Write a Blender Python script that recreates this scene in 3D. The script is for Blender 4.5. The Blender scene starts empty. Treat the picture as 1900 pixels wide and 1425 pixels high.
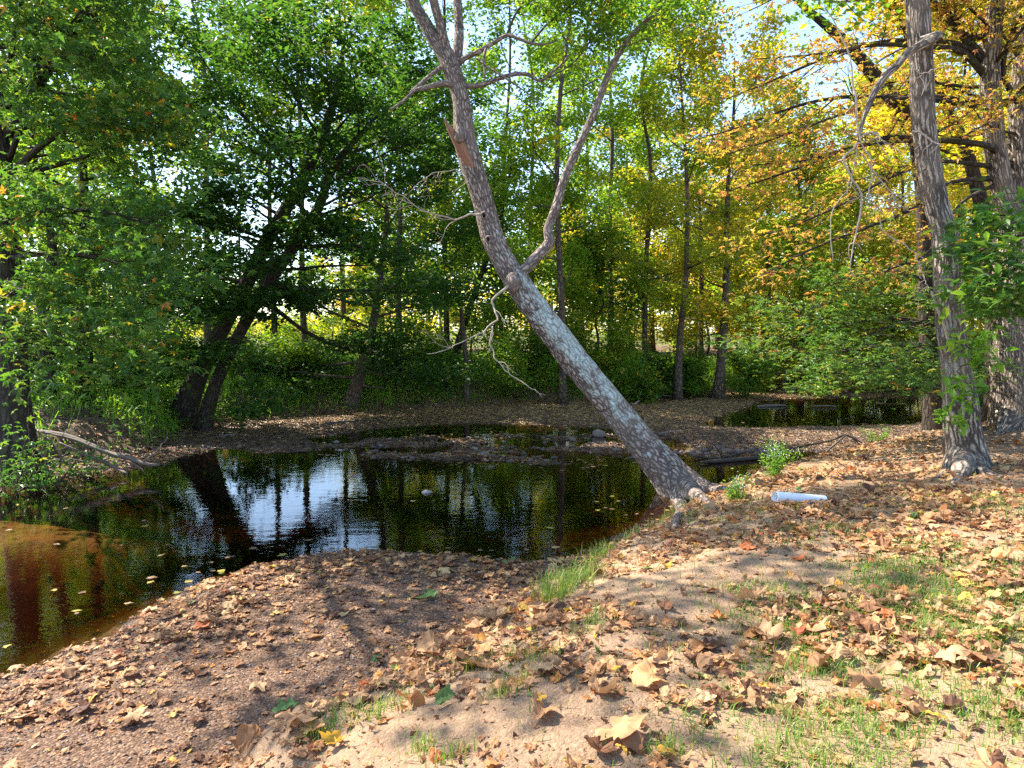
import bpy, math, random
import numpy as np

PI = math.pi
RNG = np.random.default_rng(7)
C = bpy.context.scene.collection

# ------------------------------------------------------------------ camera model
CAM_H = 2.5
FPX = 1382.0                      # focal length in pixels of the 1900 wide photo
PITCH = math.atan((712.5 - 610.0) / FPX)
CP, SP = math.cos(PITCH), math.sin(PITCH)

def ray(u, v):
    a = (u - 950.0) / FPX
    b = (712.5 - v) / FPX
    return np.array([a, CP + b * SP, -SP + b * CP])

def on_z(u, v, z=0.0):
    d = ray(u, v)
    t = (z - CAM_H) / d[2]
    return d[0] * t, d[1] * t

def at(u, v, y):
    """world point seen at photo pixel (u, v) at distance y in front of the camera"""
    d = ray(u, v)
    t = y / d[1]
    return np.array([d[0] * t, y, CAM_H + d[2] * t])

# ------------------------------------------------------------------ noise
def _hash(ix, iy, seed):
    h = (ix.astype(np.int64) * 374761393 + iy.astype(np.int64) * 668265263 + seed * 1442695041) & 0xFFFFFFFF
    h = ((h ^ (h >> 13)) * 1274126177) & 0xFFFFFFFF
    h = h ^ (h >> 16)
    return (h & 0xFFFFFF) / float(0xFFFFFF)

def vnoise(x, y, seed=0):
    x = np.asarray(x, float); y = np.asarray(y, float)
    ix = np.floor(x); iy = np.floor(y)
    fx = x - ix; fy = y - iy
    fx = fx * fx * (3 - 2 * fx); fy = fy * fy * (3 - 2 * fy)
    a = _hash(ix, iy, seed); b = _hash(ix + 1, iy, seed)
    c = _hash(ix, iy + 1, seed); d = _hash(ix + 1, iy + 1, seed)
    return (a * (1 - fx) + b * fx) * (1 - fy) + (c * (1 - fx) + d * fx) * fy

def fbm(x, y, seed=0, octv=4):
    s = 0; amp = 0.5; f = 1.0; tot = 0
    for k in range(octv):
        s = s + amp * vnoise(np.asarray(x) * f, np.asarray(y) * f, seed + k * 17)
        tot += amp; amp *= 0.5; f *= 2.03
    return s / tot

def sstep(a, b, x):
    t = np.clip((np.asarray(x, float) - a) / (b - a), 0, 1)
    return t * t * (3 - 2 * t)

# ------------------------------------------------------------------ plan of the place
def poly(pts):
    return np.array(pts, float)

def pix(*uv):
    return [on_z(u, v, 0.0) for u, v in uv]

# the main pool of the creek
POOL = poly([(-40, 1.0), (-16, 2.6), (-8, 3.9), (-5.2, 4.6)] + pix(
    (0, 1262), (70, 1230), (130, 1205), (190, 1190), (250, 1148), (330, 1115), (400, 1078), (440, 1068), (480, 1046), (540, 1040), (600, 1026), (700, 1020),
    (760, 1029), (850, 1030), (920, 1042), (980, 1040), (1050, 1034), (1095, 1018), (1150, 996), (1195, 978), (1238, 958),
    (1262, 938), (1300, 918), (1345, 899), (1380, 884), (1430, 868), (1490, 856), (1570, 836),
    (1480, 838), (1380, 846), (1300, 849), (1230, 850), (1150, 852), (1080, 846), (1000, 858), (900, 853), (800, 850), (720, 846),
    (660, 838), (600, 836), (540, 838), (490, 842), (440, 833), (395, 832), (360, 842), (300, 862), (240, 869),
    (180, 876), (100, 890), (0, 899)) + [(-12, 12.6), (-20, 14.5), (-40, 17)])
# the far pool behind the gravel bar
FARPOOL = poly(pix((1298, 786), (1330, 776), (1350, 765), (1385, 755), (1408, 744), (1440, 740), (1560, 738), (1700, 738), (1850, 738),
                   (1860, 752), (1760, 770), (1740, 782), (1660, 790), (1560, 792), (1450, 794), (1350, 794)))
SIDEPOOL = poly(pix((630, 808), (690, 797), (790, 789), (880, 786), (1000, 789), (1110, 794), (1165, 806), (1140, 818), (1040, 818), (960, 816), (860, 817), (760, 817), (680, 818)))
# rising ground
RIGHTBANK = poly([(-1.6, -4), (-1.25, 1.0)] + [on_z(u, v, 0.12) for u, v in (
    (430, 1425), (560, 1360), (690, 1282), (830, 1196), (960, 1122), (1055, 1082), (1110, 1026), (1170, 996), (1232, 962),
    (1262, 938), (1300, 916), (1350, 897), (1440, 868), (1500, 855), (1580, 838), (1690, 806), (1800, 795))] + [(20, 22), (60, 26), (90, -6)])
FARBANK = poly([(-60, 19), (-22, 16), (-13, 13.4)] + pix((0, 890), (100, 880), (200, 866), (290, 848), (360, 820), (405, 800), (470, 790), (560, 783), (660, 774), (780, 766),
               (880, 762), (960, 758), (1060, 753), (1170, 748), (1240, 742), (1330, 736), (1420, 726), (1560, 722), (1900, 722)) + [(40, 27), (90, 30), (90, 400), (-90, 400)])
RIFFLE = poly(pix((560, 816), (700, 806), (900, 800), (1180, 798), (1260, 815), (1270, 852), (1150, 856), (1000, 866), (850, 858), (700, 850), (640, 840)))
SHOAL = poly(pix((-250, 930), (60, 934), (260, 950), (330, 985), (200, 1012), (0, 1022), (-250, 1030)))
SHOAL2 = poly(pix((540, 1000), (700, 996), (790, 1012), (700, 1024), (560, 1024)))

def sdist(P, x, y):
    """signed distance to polygon P, positive inside"""
    x = np.asarray(x, float).ravel(); y = np.asarray(y, float).ravel()
    best = np.full(x.shape, 1e18); inside = np.zeros(x.shape, bool)
    n = len(P)
    for i in range(n):
        ax, ay = P[i]; bx, by = P[(i + 1) % n]
        dx, dy = bx - ax, by - ay
        L = dx * dx + dy * dy + 1e-12
        t = np.clip(((x - ax) * dx + (y - ay) * dy) / L, 0, 1)
        q = (x - ax - t * dx) ** 2 + (y - ay - t * dy) ** 2
        best = np.minimum(best, q)
        c = ((ay > y) != (by > y))
        xi = ax + (y - ay) * dx / (dy if abs(dy) > 1e-12 else 1e-12)
        inside ^= c & (x < xi)
    return np.where(inside, 1, -1) * np.sqrt(best)

def ground_info(x, y):
    sh = np.shape(x)
    x = np.asarray(x, float).ravel(); y = np.asarray(y, float).ravel()
    wob = (fbm(x * 1.1, y * 1.1, 3) - 0.5) * 0.5 * sstep(3, 8, y) + (fbm(x * 3.5, y * 3.5, 5) - 0.5) * 0.22
    dp = sdist(POOL, x, y) + wob * 0.8
    df = sdist(FARPOOL, x, y) + wob
    ds = sdist(SIDEPOOL, x, y) + wob * 0.8
    dw = np.maximum(np.maximum(dp, df), ds)
    drb = sdist(RIGHTBANK, x, y) + (fbm(x * 1.3, y * 1.3, 21) - 0.5) * 0.45
    dfb = sdist(FARBANK, x, y) + (fbm(x * 0.8, y * 0.8, 23) - 0.5) * 0.9
    drf = sdist(RIFFLE, x, y)
    dsh = np.maximum(sdist(SHOAL, x, y), sdist(SHOAL2, x, y))
    # water bed
    depth = np.minimum(0.60, 0.05 + 0.34 * np.maximum(dw, 0) ** 0.9)
    depth = np.where(df > 0, np.minimum(depth, 0.35), depth)
    depth = np.where(ds > 0, np.minimum(depth, 0.12), depth)
    k = sstep(-0.25, 0.7, dsh + 0.5 * (fbm(x * 1.5, y * 1.5, 57) - 0.5))
    depth = depth * (1 - k) + np.minimum(depth, 0.10) * k
    land = 0.012 + 0.09 * (1 - np.exp(-np.maximum(-dw, 0) / 1.2))
    h = np.where(dw > 0, -depth * sstep(0, 0.25, dw), land * sstep(0, 0.3, -dw))
    # riffle: stones and leaf islands that just break the surface
    isl = (fbm(x * 1.0, y * 2.6, 31, 4) - 0.60) * 0.42
    kr = sstep(-0.7, 0.5, drf)
    h = h * (1 - kr) + np.clip(isl, -0.09, 0.05) * kr
    # banks
    a = np.where(y > 4, 0.86 - 0.30 * sstep(5.5, 11.5, y), 0.86)
    rb = a * (0.42 * sstep(-0.15, 0.55, drb) + 0.36 * sstep(0.2, 1.9, drb) + 0.22 * sstep(1.2, 4.2, drb))
    rb = rb + 0.07 * (fbm(x * 0.55, y * 0.55, 41) - 0.5) * sstep(0.3, 2, drb)
    fb = 0.55 * sstep(0.15, 1.6, dfb) + 0.42 * sstep(1.2, 6.0, dfb) + 0.35 * sstep(6, 22, dfb)
    fb = fb + 0.30 * (fbm(x * 0.3, y * 0.3, 43) - 0.5) * sstep(0.5, 3, dfb)
    h = h + np.maximum(rb, 0) + np.maximum(fb, 0)
    h = h + (fbm(x * 2.3, y * 2.3, 51, 3) - 0.5) * 0.05 * sstep(-0.1, 0.5, np.maximum(drb, dfb)) + (fbm(x * 7, y * 7, 53, 3) - 0.5) * 0.028 * sstep(-0.1, 0.5, np.maximum(drb, dfb)) + (fbm(x * 7, y * 7, 53, 2) - 0.5) * 0.008
    # little mounds round the two right-hand trunks
    for (tx, ty, r, m) in ((6.32, 10.45, 0.75, 0.14), (9.3, 13.8, 1.2, 0.16)):
        q = np.hypot(x - tx, y - ty)
        h = h + m * np.exp(-(q / r) ** 2)
    info = dict(dw=dw, dp=dp, df=df, ds=ds, drb=drb, dfb=dfb, drf=drf, dsh=dsh)
    return h.reshape(sh), {k2: v.reshape(sh) for k2, v in info.items()}

def gz(x, y):
    return ground_info(np.atleast_1d(np.asarray(x, float)), np.atleast_1d(np.asarray(y, float)))[0]

def hit(u, v):
    """point of the ground seen at photo pixel (u, v)"""
    d = ray(u, v)
    y = np.arange(1.5, 60, 0.02)
    t = y / d[1]
    x = d[0] * t; z = CAM_H + d[2] * t
    g = gz(x, y)
    i = int(np.argmax(z <= np.maximum(g, -0.001)))
    return float(x[i]), float(y[i]), float(g[i])

# ------------------------------------------------------------------ mesh helpers
class Buf:
    """collects vertices, quads / triangles and attributes into ONE mesh"""
    def __init__(self):
        self.V = []; self.F = []; self.B = []; self.T = []; self.n = 0
    def add(self, V, F, bk=None, tint=None):
        V = np.asarray(V, float).reshape(-1, 3)
        F = np.asarray(F, np.int64)
        self.V.append(V); self.F.append(F + self.n)
        self.B.append(np.zeros_like(V) if bk is None else np.asarray(bk, float))
        self.T.append(np.zeros(len(V)) if tint is None else np.asarray(tint, float))
        self.n += len(V)

def link(o, parent=None):
    C.objects.link(o)
    if parent is not None:
        o.parent = parent
    return o

def build(name, buf, mat, parent=None, smooth=True, extra=None):
    V = np.concatenate(buf.V)
    org = np.zeros(3)
    if parent is not None:
        org = np.array(parent.get('_org', (0.0, 0.0, 0.0)))
    me = bpy.data.meshes.new(name)
    V2 = V - org
    me.vertices.add(len(V2)); me.vertices.foreach_set('co', V2.astype(np.float32).ravel())
    idx = np.concatenate([f.ravel() for f in buf.F])
    tot = np.concatenate([np.full(len(f), f.shape[1], np.int32) for f in buf.F])
    start = np.concatenate([[0], np.cumsum(tot)[:-1]]).astype(np.int32)
    me.loops.add(len(idx)); me.loops.foreach_set('vertex_index', idx.astype(np.int32))
    me.polygons.add(len(tot)); me.polygons.foreach_set('loop_start', start)
    me.polygons.foreach_set('loop_total', tot)
    me.polygons.foreach_set('use_smooth', np.full(len(tot), bool(smooth)))
    a = me.attributes.new('bk', 'FLOAT_VECTOR', 'POINT'); a.data.foreach_set('vector', np.concatenate(buf.B).astype(np.float32).ravel())
    a = me.attributes.new('tint', 'FLOAT', 'POINT'); a.data.foreach_set('value', np.concatenate(buf.T).astype(np.float32))
    if extra:
        for k, val in extra.items():
            a = me.attributes.new(k, 'FLOAT', 'POINT'); a.data.foreach_set('value', np.asarray(val, np.float32).ravel())
    me.update(calc_edges=True)
    me.materials.append(mat)
    o = bpy.data.objects.new(name, me)
    return link(o, parent)

def tag(o, label=None, cat=None, group=None, kind=None):
    if label: o['label'] = label
    if cat: o['category'] = cat
    if group: o['group'] = group
    if kind: o['kind'] = kind
    return o

def thing(name, label, cat, loc, group=None):
    o = bpy.data.objects.new(name, None)
    o.location = tuple(float(c) for c in loc)
    o.empty_display_size = 0.2
    o['_org'] = [float(c) for c in loc]
    link(o)
    return tag(o, label, cat, group)

def spline(P, n, R=None):
    """Catmull-Rom through the control points"""
    P = np.asarray(P, float)
    if R is not None:
        P = np.column_stack([P, np.asarray(R, float)])
    m = len(P)
    Q = np.vstack([2 * P[0] - P[1], P, 2 * P[-1] - P[-2]])
    t = np.linspace(0, m - 1 - 1e-9, n)
    i = np.floor(t).astype(int); f = (t - i)[:, None]
    p0, p1, p2, p3 = Q[i], Q[i + 1], Q[i + 2], Q[i + 3]
    r = 0.5 * (2 * p1 + (p2 - p0) * f + (2 * p0 - 5 * p1 + 4 * p2 - p3) * f ** 2 + (3 * p1 - p0 - 3 * p2 + p3) * f ** 3)
    if R is not None:
        return r[:, :3], np.maximum(r[:, 3], 0.001)
    return r

def tube(buf, P, R, k=6, rough=0.0, seed=0, s0=0.0, tint=0.0, closed=True):
    P = np.asarray(P, float); R = np.asarray(R, float) * np.ones(len(P))
    n = len(P)
    T = np.gradient(P, axis=0)
    T /= np.linalg.norm(T, axis=1)[:, None] + 1e-12
    ref = np.array([0.0, 1.0, 0.0]) if abs(T[0][1]) < 0.9 else np.array([1.0, 0, 0])
    N = np.zeros_like(T)
    v = ref - T[0] * ref.dot(T[0]); N[0] = v / np.linalg.norm(v)
    for i in range(1, n):
        v = N[i - 1] - T[i] * N[i - 1].dot(T[i]); N[i] = v / (np.linalg.norm(v) + 1e-12)
    Bn = np.cross(T, N)
    th = np.linspace(0, 2 * PI, k, endpoint=False)
    s = np.concatenate([[0], np.cumsum(np.linalg.norm(np.diff(P, axis=0), axis=1))]) + s0
    rr = R[:, None] * np.ones((n, k))
    cs, sn = np.cos(th), np.sin(th)
    if rough:
        r0 = float(R.max())
        a = np.outer(np.ones(n), th)
        nz = fbm(2.2 * np.cos(a) + 10 + s[:, None] * 0.9, 2.2 * np.sin(a) + s[:, None] * 0.7, seed, 3) - 0.5
        nz2 = fbm(7 * np.cos(a) + s[:, None] * 1.5, 7 * np.sin(a) + 3 + s[:, None] * 1.1, seed + 9, 3) - 0.5
        nz3 = vnoise(a * k / (2 * PI) * 0.5, s[:, None] * 9 + 4 * vnoise(a * 3, s[:, None] * 3, seed), seed + 5) - 0.5
        rr = rr * (1 + rough * (1.5 * nz + 0.9 * nz2 + 0.35 * nz3))
    V = P[:, None, :] + rr[..., None] * (cs[None, :, None] * N[:, None, :] + sn[None, :, None] * Bn[:, None, :])
    rb = np.median(R) + 1e-6
    bk = np.stack([np.outer(np.ones(n), cs * rb), np.outer(np.ones(n), sn * rb), np.outer(s, np.ones(k))], axis=-1) + seed * 0.37
    i = np.arange(n - 1)[:, None] * k; j = np.arange(k)[None, :]; j2 = (j + 1) % k
    F = np.stack([i + j, i + j2, i + k + j2, i + k + j], axis=-1).reshape(-1, 4)
    V = V.reshape(-1, 3)
    off = buf.n
    buf.add(V, F, bk.reshape(-1, 3), np.full(len(V), tint))
    if closed:
        e = np.arange(1, k - 1)
        lo = np.stack([np.zeros_like(e), e + 1, e], axis=-1)
        hi = np.stack([np.zeros_like(e), e, e + 1], axis=-1) + (n - 1) * k
        buf.F.append(np.vstack([lo, hi]) + off)

# ------------------------------------------------------------------ leaves
def lobed(nl=5, curl=0.0):
    """a maple-like leaf: 5 lobes, one quad per lobe (base, notch, tip, notch)"""
    ang = np.radians([-128, -64, 0, 64, 128]); rad = [0.52, 0.80, 1.0, 0.80, 0.52]
    an = np.radians([-165, -96, -32, 32, 96, 165]); rn = [0.20, 0.34, 0.40, 0.40, 0.34, 0.20]
    V = [(0.0, 0.0, 0.0)]
    for a, r in zip(ang, rad): V.append((r * math.cos(a), r * math.sin(a), -0.16 * r))
    for a, r in zip(an, rn): V.append((r * math.cos(a), r * math.sin(a), 0.05))
    F = [(0, 6 + i, 1 + i, 7 + i) for i in range(5)]
    V = np.array(V); V[:, :2] *= 0.62
    return V, np.array(F)

def oval():
    V = np.array([(-0.5, 0, 0), (0.0, -0.30, 0.06), (0.5, 0, -0.05), (0.0, 0.30, 0.06)], float)
    return V, np.array([(0, 1, 2, 3)])

def lance():
    V = np.array([(-0.5, 0, 0), (-0.1, -0.17, 0.03), (0.5, 0, -0.10), (-0.1, 0.17, 0.03)], float)
    return V, np.array([(0, 1, 2, 3)])

def long_oval():
    """a larger pointed leaf folded along its midrib"""
    V = np.array([(-.5, 0, 0), (-.15, -.17, .05), (.15, -.16, .03), (.5, 0, -.14), (.15, .16, .03), (-.15, .17, .05), (-.15, 0, 0), (.15, 0, -.03)], float)
    return V, np.array([(0, 1, 6, 5), (6, 1, 2, 7), (6, 7, 4, 5), (7, 2, 3, 4)])

LOBED, OVAL, LANCE, LONG = lobed(), oval(), lance(), long_oval()

def frames(rng, n, tilt, up=(0, 0, 1)):
    N = np.tile(np.asarray(up, float), (n, 1)) + rng.normal(0, tilt, (n, 3))
    N /= np.linalg.norm(N, axis=1)[:, None] + 1e-9
    A = rng.normal(0, 1, (n, 3))
    T = A - N * np.sum(A * N, axis=1)[:, None]
    T /= np.linalg.norm(T, axis=1)[:, None] + 1e-9
    return N, T, np.cross(N, T)

def leaves(buf, ctr, size, tint, rng, shape=OVAL, tilt=0.6, up=(0, 0, 1)):
    V0, F0 = shape
    n = len(ctr)
    if n == 0: return
    N, T, B = frames(rng, n, tilt, up)
    size = np.asarray(size, float) * np.ones(n)
    V = ctr[:, None, :] + size[:, None, None] * (V0[None, :, 0:1] * T[:, None] + V0[None, :, 1:2] * B[:, None] + V0[None, :, 2:3] * N[:, None])
    F = (np.arange(n)[:, None, None] * len(V0) + F0[None]).reshape(-1, F0.shape[1])
    buf.add(V.reshape(-1, 3), F, None, np.repeat(np.asarray(tint, float) * np.ones(n), len(V0)))

# ------------------------------------------------------------------ materials
def new_mat(name):
    m = bpy.data.materials.new(name); m.use_nodes = True
    nt = m.node_tree; nt.nodes.clear()
    return m, nt, nt.nodes.new('ShaderNodeOutputMaterial')

def ramp(nt, fac, stops, interp='LINEAR'):
    r = nt.nodes.new('ShaderNodeValToRGB'); r.color_ramp.interpolation = interp
    el = r.color_ramp.elements
    while len(el) > 1: el.remove(el[-1])
    el[0].position = stops[0][0]; el[0].color = (*stops[0][1], 1)
    for p, c in stops[1:]:
        e = el.new(p); e.color = (*c, 1)
    if fac is not None: nt.links.new(fac, r.inputs[0])
    return r.outputs[0]

def attr(nt, name, out='Fac'):
    a = nt.nodes.new('ShaderNodeAttribute'); a.attribute_name = name
    return a.outputs[out]

def mathn(nt, op, a, b=None, c=None, clamp=False):
    n = nt.nodes.new('ShaderNodeMath'); n.operation = op; n.use_clamp = clamp
    for i, v in enumerate((a, b, c)):
        if v is None: continue
        if isinstance(v, (int, float)): n.inputs[i].default_value = v
        else: nt.links.new(v, n.inputs[i])
    return n.outputs[0]

def mixc(nt, fac, a, b, mode='MIX'):
    n = nt.nodes.new('ShaderNodeMix'); n.data_type = 'RGBA'; n.blend_type = mode
    for sock, v in ((n.inputs[0], fac), (n.inputs[6], a), (n.inputs[7], b)):
        if isinstance(v, (int, float)): sock.default_value = v
        elif isinstance(v, tuple): sock.default_value = (*v, 1)
        else: nt.links.new(v, sock)
    return n.outputs[2]

def noise(nt, vec, scale, detail=3, rough=0.55, out='Fac'):
    n = nt.nodes.new('ShaderNodeTexNoise'); n.inputs['Scale'].default_value = scale
    n.inputs['Detail'].default_value = detail; n.inputs['Roughness'].default_value = rough
    if vec is not None: nt.links.new(vec, n.inputs['Vector'])
    return n.outputs[out]

def mapping(nt, vec, scale):
    n = nt.nodes.new('ShaderNodeMapping'); n.inputs['Scale'].default_value = scale
    nt.links.new(vec, n.inputs['Vector'])
    return n.outputs[0]

def voro(nt, vec, scale, feature='F1', out='Distance'):
    n = nt.nodes.new('ShaderNodeTexVoronoi'); n.feature = feature; n.inputs['Scale'].default_value = scale
    nt.links.new(vec, n.inputs['Vector'])
    return n.outputs[out]

def geo_pos(nt):
    return nt.nodes.new('ShaderNodeNewGeometry').outputs['Position']

def bump(nt, h, strength, dist):
    b = nt.nodes.new('ShaderNodeBump'); b.inputs['Strength'].default_value = strength; b.inputs['Distance'].default_value = dist
    nt.links.new(h, b.inputs['Height'])
    return b.outputs[0]

def leaf_mat(name, stops, trans=0.55, tboost=(1.6, 1.6, 0.8), rough=0.45, spec=0.35):
    m, nt, out = new_mat(name)
    col = ramp(nt, attr(nt, 'tint'), stops)
    p = nt.nodes.new('ShaderNodeBsdfPrincipled')
    nt.links.new(col, p.inputs['Base Color']); p.inputs['Roughness'].default_value = rough
    p.inputs['Specular IOR Level'].default_value = spec
    t = nt.nodes.new('ShaderNodeBsdfTranslucent')
    nt.links.new(mixc(nt, 1.0, col, tboost, 'MULTIPLY'), t.inputs['Color'])
    mx = nt.nodes.new('ShaderNodeMixShader'); mx.inputs[0].default_value = trans
    nt.links.new(p.outputs[0], mx.inputs[1]); nt.links.new(t.outputs[0], mx.inputs[2])
    nt.links.new(mx.outputs[0], out.inputs[0])
    return m

def bark_mat(name, light, dark, scale=1.0, stretch=0.22, lichen=None, lich_amt=0.0, bumpd=0.02, moss=None):
    m, nt, out = new_mat(name)
    bk = attr(nt, 'bk', 'Vector')
    wob = nt.nodes.new('ShaderNodeVectorMath'); wob.operation = 'MULTIPLY_ADD'
    nz = nt.nodes.new('ShaderNodeTexNoise'); nz.inputs['Scale'].default_value = 9.0 * scale; nz.inputs['Detail'].default_value = 2
    nt.links.new(bk, nz.inputs['Vector'])
    nt.links.new(nz.outputs['Color'], wob.inputs[0]); wob.inputs[1].default_value = (0.05, 0.05, 0.12)
    nt.links.new(bk, wob.inputs[2])
    mp = mapping(nt, wob.outputs[0], (1, 1, stretch))
    edge = voro(nt, mp, 26 * scale, 'DISTANCE_TO_EDGE')
    fine = noise(nt, mapping(nt, bk, (1, 1, 0.35)), 70 * scale, 4, 0.65)
    ridge = ramp(nt, edge, [(0.0, (0, 0, 0)), (0.08, (0.06,) * 3), (0.20, (0.7,) * 3), (0.42, (1, 1, 1))])
    h = mathn(nt, 'ADD', ridge, mathn(nt, 'MULTIPLY', fine, 0.55))
    big = noise(nt, bk, 2.2, 3)
    fr = ramp(nt, fine, [(0.36, (0, 0, 0)), (0.66, (1, 1, 1))])
    base = mixc(nt, ridge, dark, mixc(nt, fr, tuple(c * 0.62 for c in light), tuple(min(1, c * 1.45) for c in light)))
    base = mixc(nt, ramp(nt, big, [(0.42, (0, 0, 0)), (0.62, (0.55,) * 3)]), base, tuple(c * 0.55 for c in light))
    if lichen:
        lm = noise(nt, mapping(nt, bk, (1, 1, 0.55)), 8.0, 5, 0.72)
        sel = mathn(nt, 'ADD', mathn(nt, 'MULTIPLY', attr(nt, 'lich'), lich_amt), lm)
        lf = ramp(nt, sel, [(0.62, (0, 0, 0)), (0.68, (0.55,) * 3), (0.76, (1, 1, 1))])
        lc = mixc(nt, noise(nt, bk, 45, 3), lichen, tuple(c * 0.6 for c in lichen))
        lf2 = mathn(nt, 'MULTIPLY', lf, ramp(nt, edge, [(0.02, (0.25,) * 3), (0.09, (1, 1, 1))]))
        base = mixc(nt, lf2, base, lc)
    if moss:
        mm = ramp(nt, noise(nt, bk, 3.5, 4), [(0.55, (0, 0, 0)), (0.68, (0.7,) * 3)])
        base = mixc(nt, mm, base, moss)
    p = nt.nodes.new('ShaderNodeBsdfPrincipled'); p.inputs['Roughness'].default_value = 0.9
    p.inputs['Specular IOR Level'].default_value = 0.15
    nt.links.new(base, p.inputs['Base Color'])
    nt.links.new(bump(nt, h, 0.9, bumpd), p.inputs['Normal'])
    nt.links.new(p.outputs[0], out.inputs[0])
    return m

def plain_mat(name, col, col2, scale=30, rough=0.8, bumpd=0.004, tintramp=None):
    m, nt, out = new_mat(name)
    pos = geo_pos(nt)
    f = noise(nt, pos, scale, 5, 0.65)
    base = mixc(nt, f, col, col2)
    if tintramp: base = mixc(nt, 0.75, base, ramp(nt, attr(nt, 'tint'), tintramp))
    p = nt.nodes.new('ShaderNodeBsdfPrincipled'); p.inputs['Roughness'].default_value = rough
    nt.links.new(base, p.inputs['Base Color'])
    nt.links.new(bump(nt, f, 0.6, bumpd), p.inputs['Normal'])
    nt.links.new(p.outputs[0], out.inputs[0])
    return m

def pal(k, *st):
    return [(p, tuple(min(0.75, c * k) for c in col)) for p, col in st]
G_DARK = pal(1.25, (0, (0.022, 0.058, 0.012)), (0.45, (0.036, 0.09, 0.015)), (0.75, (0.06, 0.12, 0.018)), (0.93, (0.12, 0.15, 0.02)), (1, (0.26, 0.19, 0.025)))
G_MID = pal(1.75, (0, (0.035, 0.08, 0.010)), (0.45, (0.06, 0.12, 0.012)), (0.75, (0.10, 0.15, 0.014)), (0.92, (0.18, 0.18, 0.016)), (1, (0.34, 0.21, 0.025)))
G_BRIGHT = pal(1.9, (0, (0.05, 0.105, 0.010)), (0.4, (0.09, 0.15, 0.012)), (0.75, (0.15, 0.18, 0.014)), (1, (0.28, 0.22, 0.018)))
G_YEL = pal(1.8, (0, (0.085, 0.125, 0.012)), (0.4, (0.17, 0.17, 0.014)), (0.75, (0.30, 0.215, 0.016)), (1, (0.40, 0.22, 0.018)))
G_ORG = pal(1.55, (0, (0.10, 0.15, 0.022)), (0.3, (0.20, 0.185, 0.03)), (0.55, (0.32, 0.195, 0.05)), (0.8, (0.29, 0.13, 0.055)), (1, (0.20, 0.08, 0.05)))
G_MAPLE = pal(1.35, (0, (0.028, 0.075, 0.014)), (0.45, (0.055, 0.125, 0.02)), (0.78, (0.11, 0.165, 0.022)), (0.93, (0.26, 0.2, 0.02)), (1, (0.40, 0.16, 0.03)))
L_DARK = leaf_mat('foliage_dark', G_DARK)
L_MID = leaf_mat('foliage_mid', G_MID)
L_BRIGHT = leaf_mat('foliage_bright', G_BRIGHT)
L_YEL = leaf_mat('foliage_yellow', G_YEL)
L_ORG = leaf_mat('foliage_orange', G_ORG)
L_MAPLE = leaf_mat('foliage_maple', G_MAPLE, 0.45)
L_WEED = leaf_mat('weeds_green', [(0, (0.08, 0.19, 0.022)), (0.5, (0.155, 0.31, 0.03)), (1, (0.30, 0.42, 0.045))], 0.5)
L_GRASS = leaf_mat('grass_blades', [(0, (0.07, 0.17, 0.02)), (0.6, (0.16, 0.28, 0.035)), (0.85, (0.32, 0.32, 0.07)), (1, (0.50, 0.40, 0.17))], 0.4, (1.3, 1.3, 1.0))
LITTER = [(0, (0.09, 0.04, 0.022)), (0.18, (0.20, 0.09, 0.04)), (0.36, (0.36, 0.185, 0.08)), (0.55, (0.50, 0.30, 0.145)), (0.70, (0.42, 0.165, 0.05)), (0.84, (0.60, 0.40, 0.21)),
          (0.92, (0.56, 0.36, 0.05)), (0.965, (0.40, 0.09, 0.035)), (0.985, (0.12, 0.2, 0.05)), (1, (0.14, 0.24, 0.06))]
L_LITTER = leaf_mat('dry_leaves', LITTER, 0.22, (1.2, 1.05, 0.9), 0.6, 0.25)
L_WETLIT = leaf_mat('wet_leaves', [(0, (0.05, 0.035, 0.025)), (0.3, (0.11, 0.07, 0.045)), (0.6, (0.22, 0.135, 0.075)), (0.85, (0.38, 0.235, 0.10)), (1, (0.50, 0.34, 0.10))], 0.12, (1.1, 1.0, 0.9), 0.45, 0.4)
L_FLOAT = leaf_mat('floating_leaf', [(0, (0.13, 0.075, 0.04)), (0.4, (0.25, 0.16, 0.09)), (0.7, (0.34, 0.24, 0.11)), (0.9, (0.40, 0.30, 0.05)), (1, (0.13, 0.2, 0.05))], 0.2, (1.1, 1.0, 0.9), 0.4, 0.45)

B_GREY = bark_mat('bark_grey', (0.20, 0.165, 0.135), (0.05, 0.04, 0.033), 1.0, 0.2, bumpd=0.02)
B_DARK = bark_mat('bark_dark', (0.095, 0.075, 0.058), (0.028, 0.022, 0.018), 0.8, 0.2, moss=(0.05, 0.065, 0.02))
B_BROWN = bark_mat('bark_brown', (0.21, 0.155, 0.11), (0.06, 0.045, 0.034), 0.9, 0.22)
B_LEAN = bark_mat('bark_lichened', (0.42, 0.335, 0.28), (0.085, 0.064, 0.053), 1.0, 0.30, lichen=(0.60, 0.67, 0.60), lich_amt=0.30, bumpd=0.018)
B_RIDGE = bark_mat('bark_ridged', (0.44, 0.355, 0.28), (0.06, 0.045, 0.035), 0.95, 0.13, lichen=(0.40, 0.41, 0.38), lich_amt=0.10, bumpd=0.028)
B_DEAD = plain_mat('dead_wood', (0.46, 0.38, 0.29), (0.25, 0.195, 0.145), 24)
B_DEADGREY = plain_mat('weathered_wood', (0.20, 0.16, 0.125), (0.10, 0.078, 0.06), 18, 0.85, 0.01)
B_WET = plain_mat('wet_wood', (0.05, 0.038, 0.03), (0.025, 0.02, 0.016), 20, 0.5, 0.008)
B_RED = plain_mat('torn_wood', (0.34, 0.17, 0.09), (0.17, 0.075, 0.045), 22, 0.85, 0.012)
M_HOLE = plain_mat('hollow_wood', (0.02, 0.014, 0.01), (0.008, 0.006, 0.005), 20)
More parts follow.
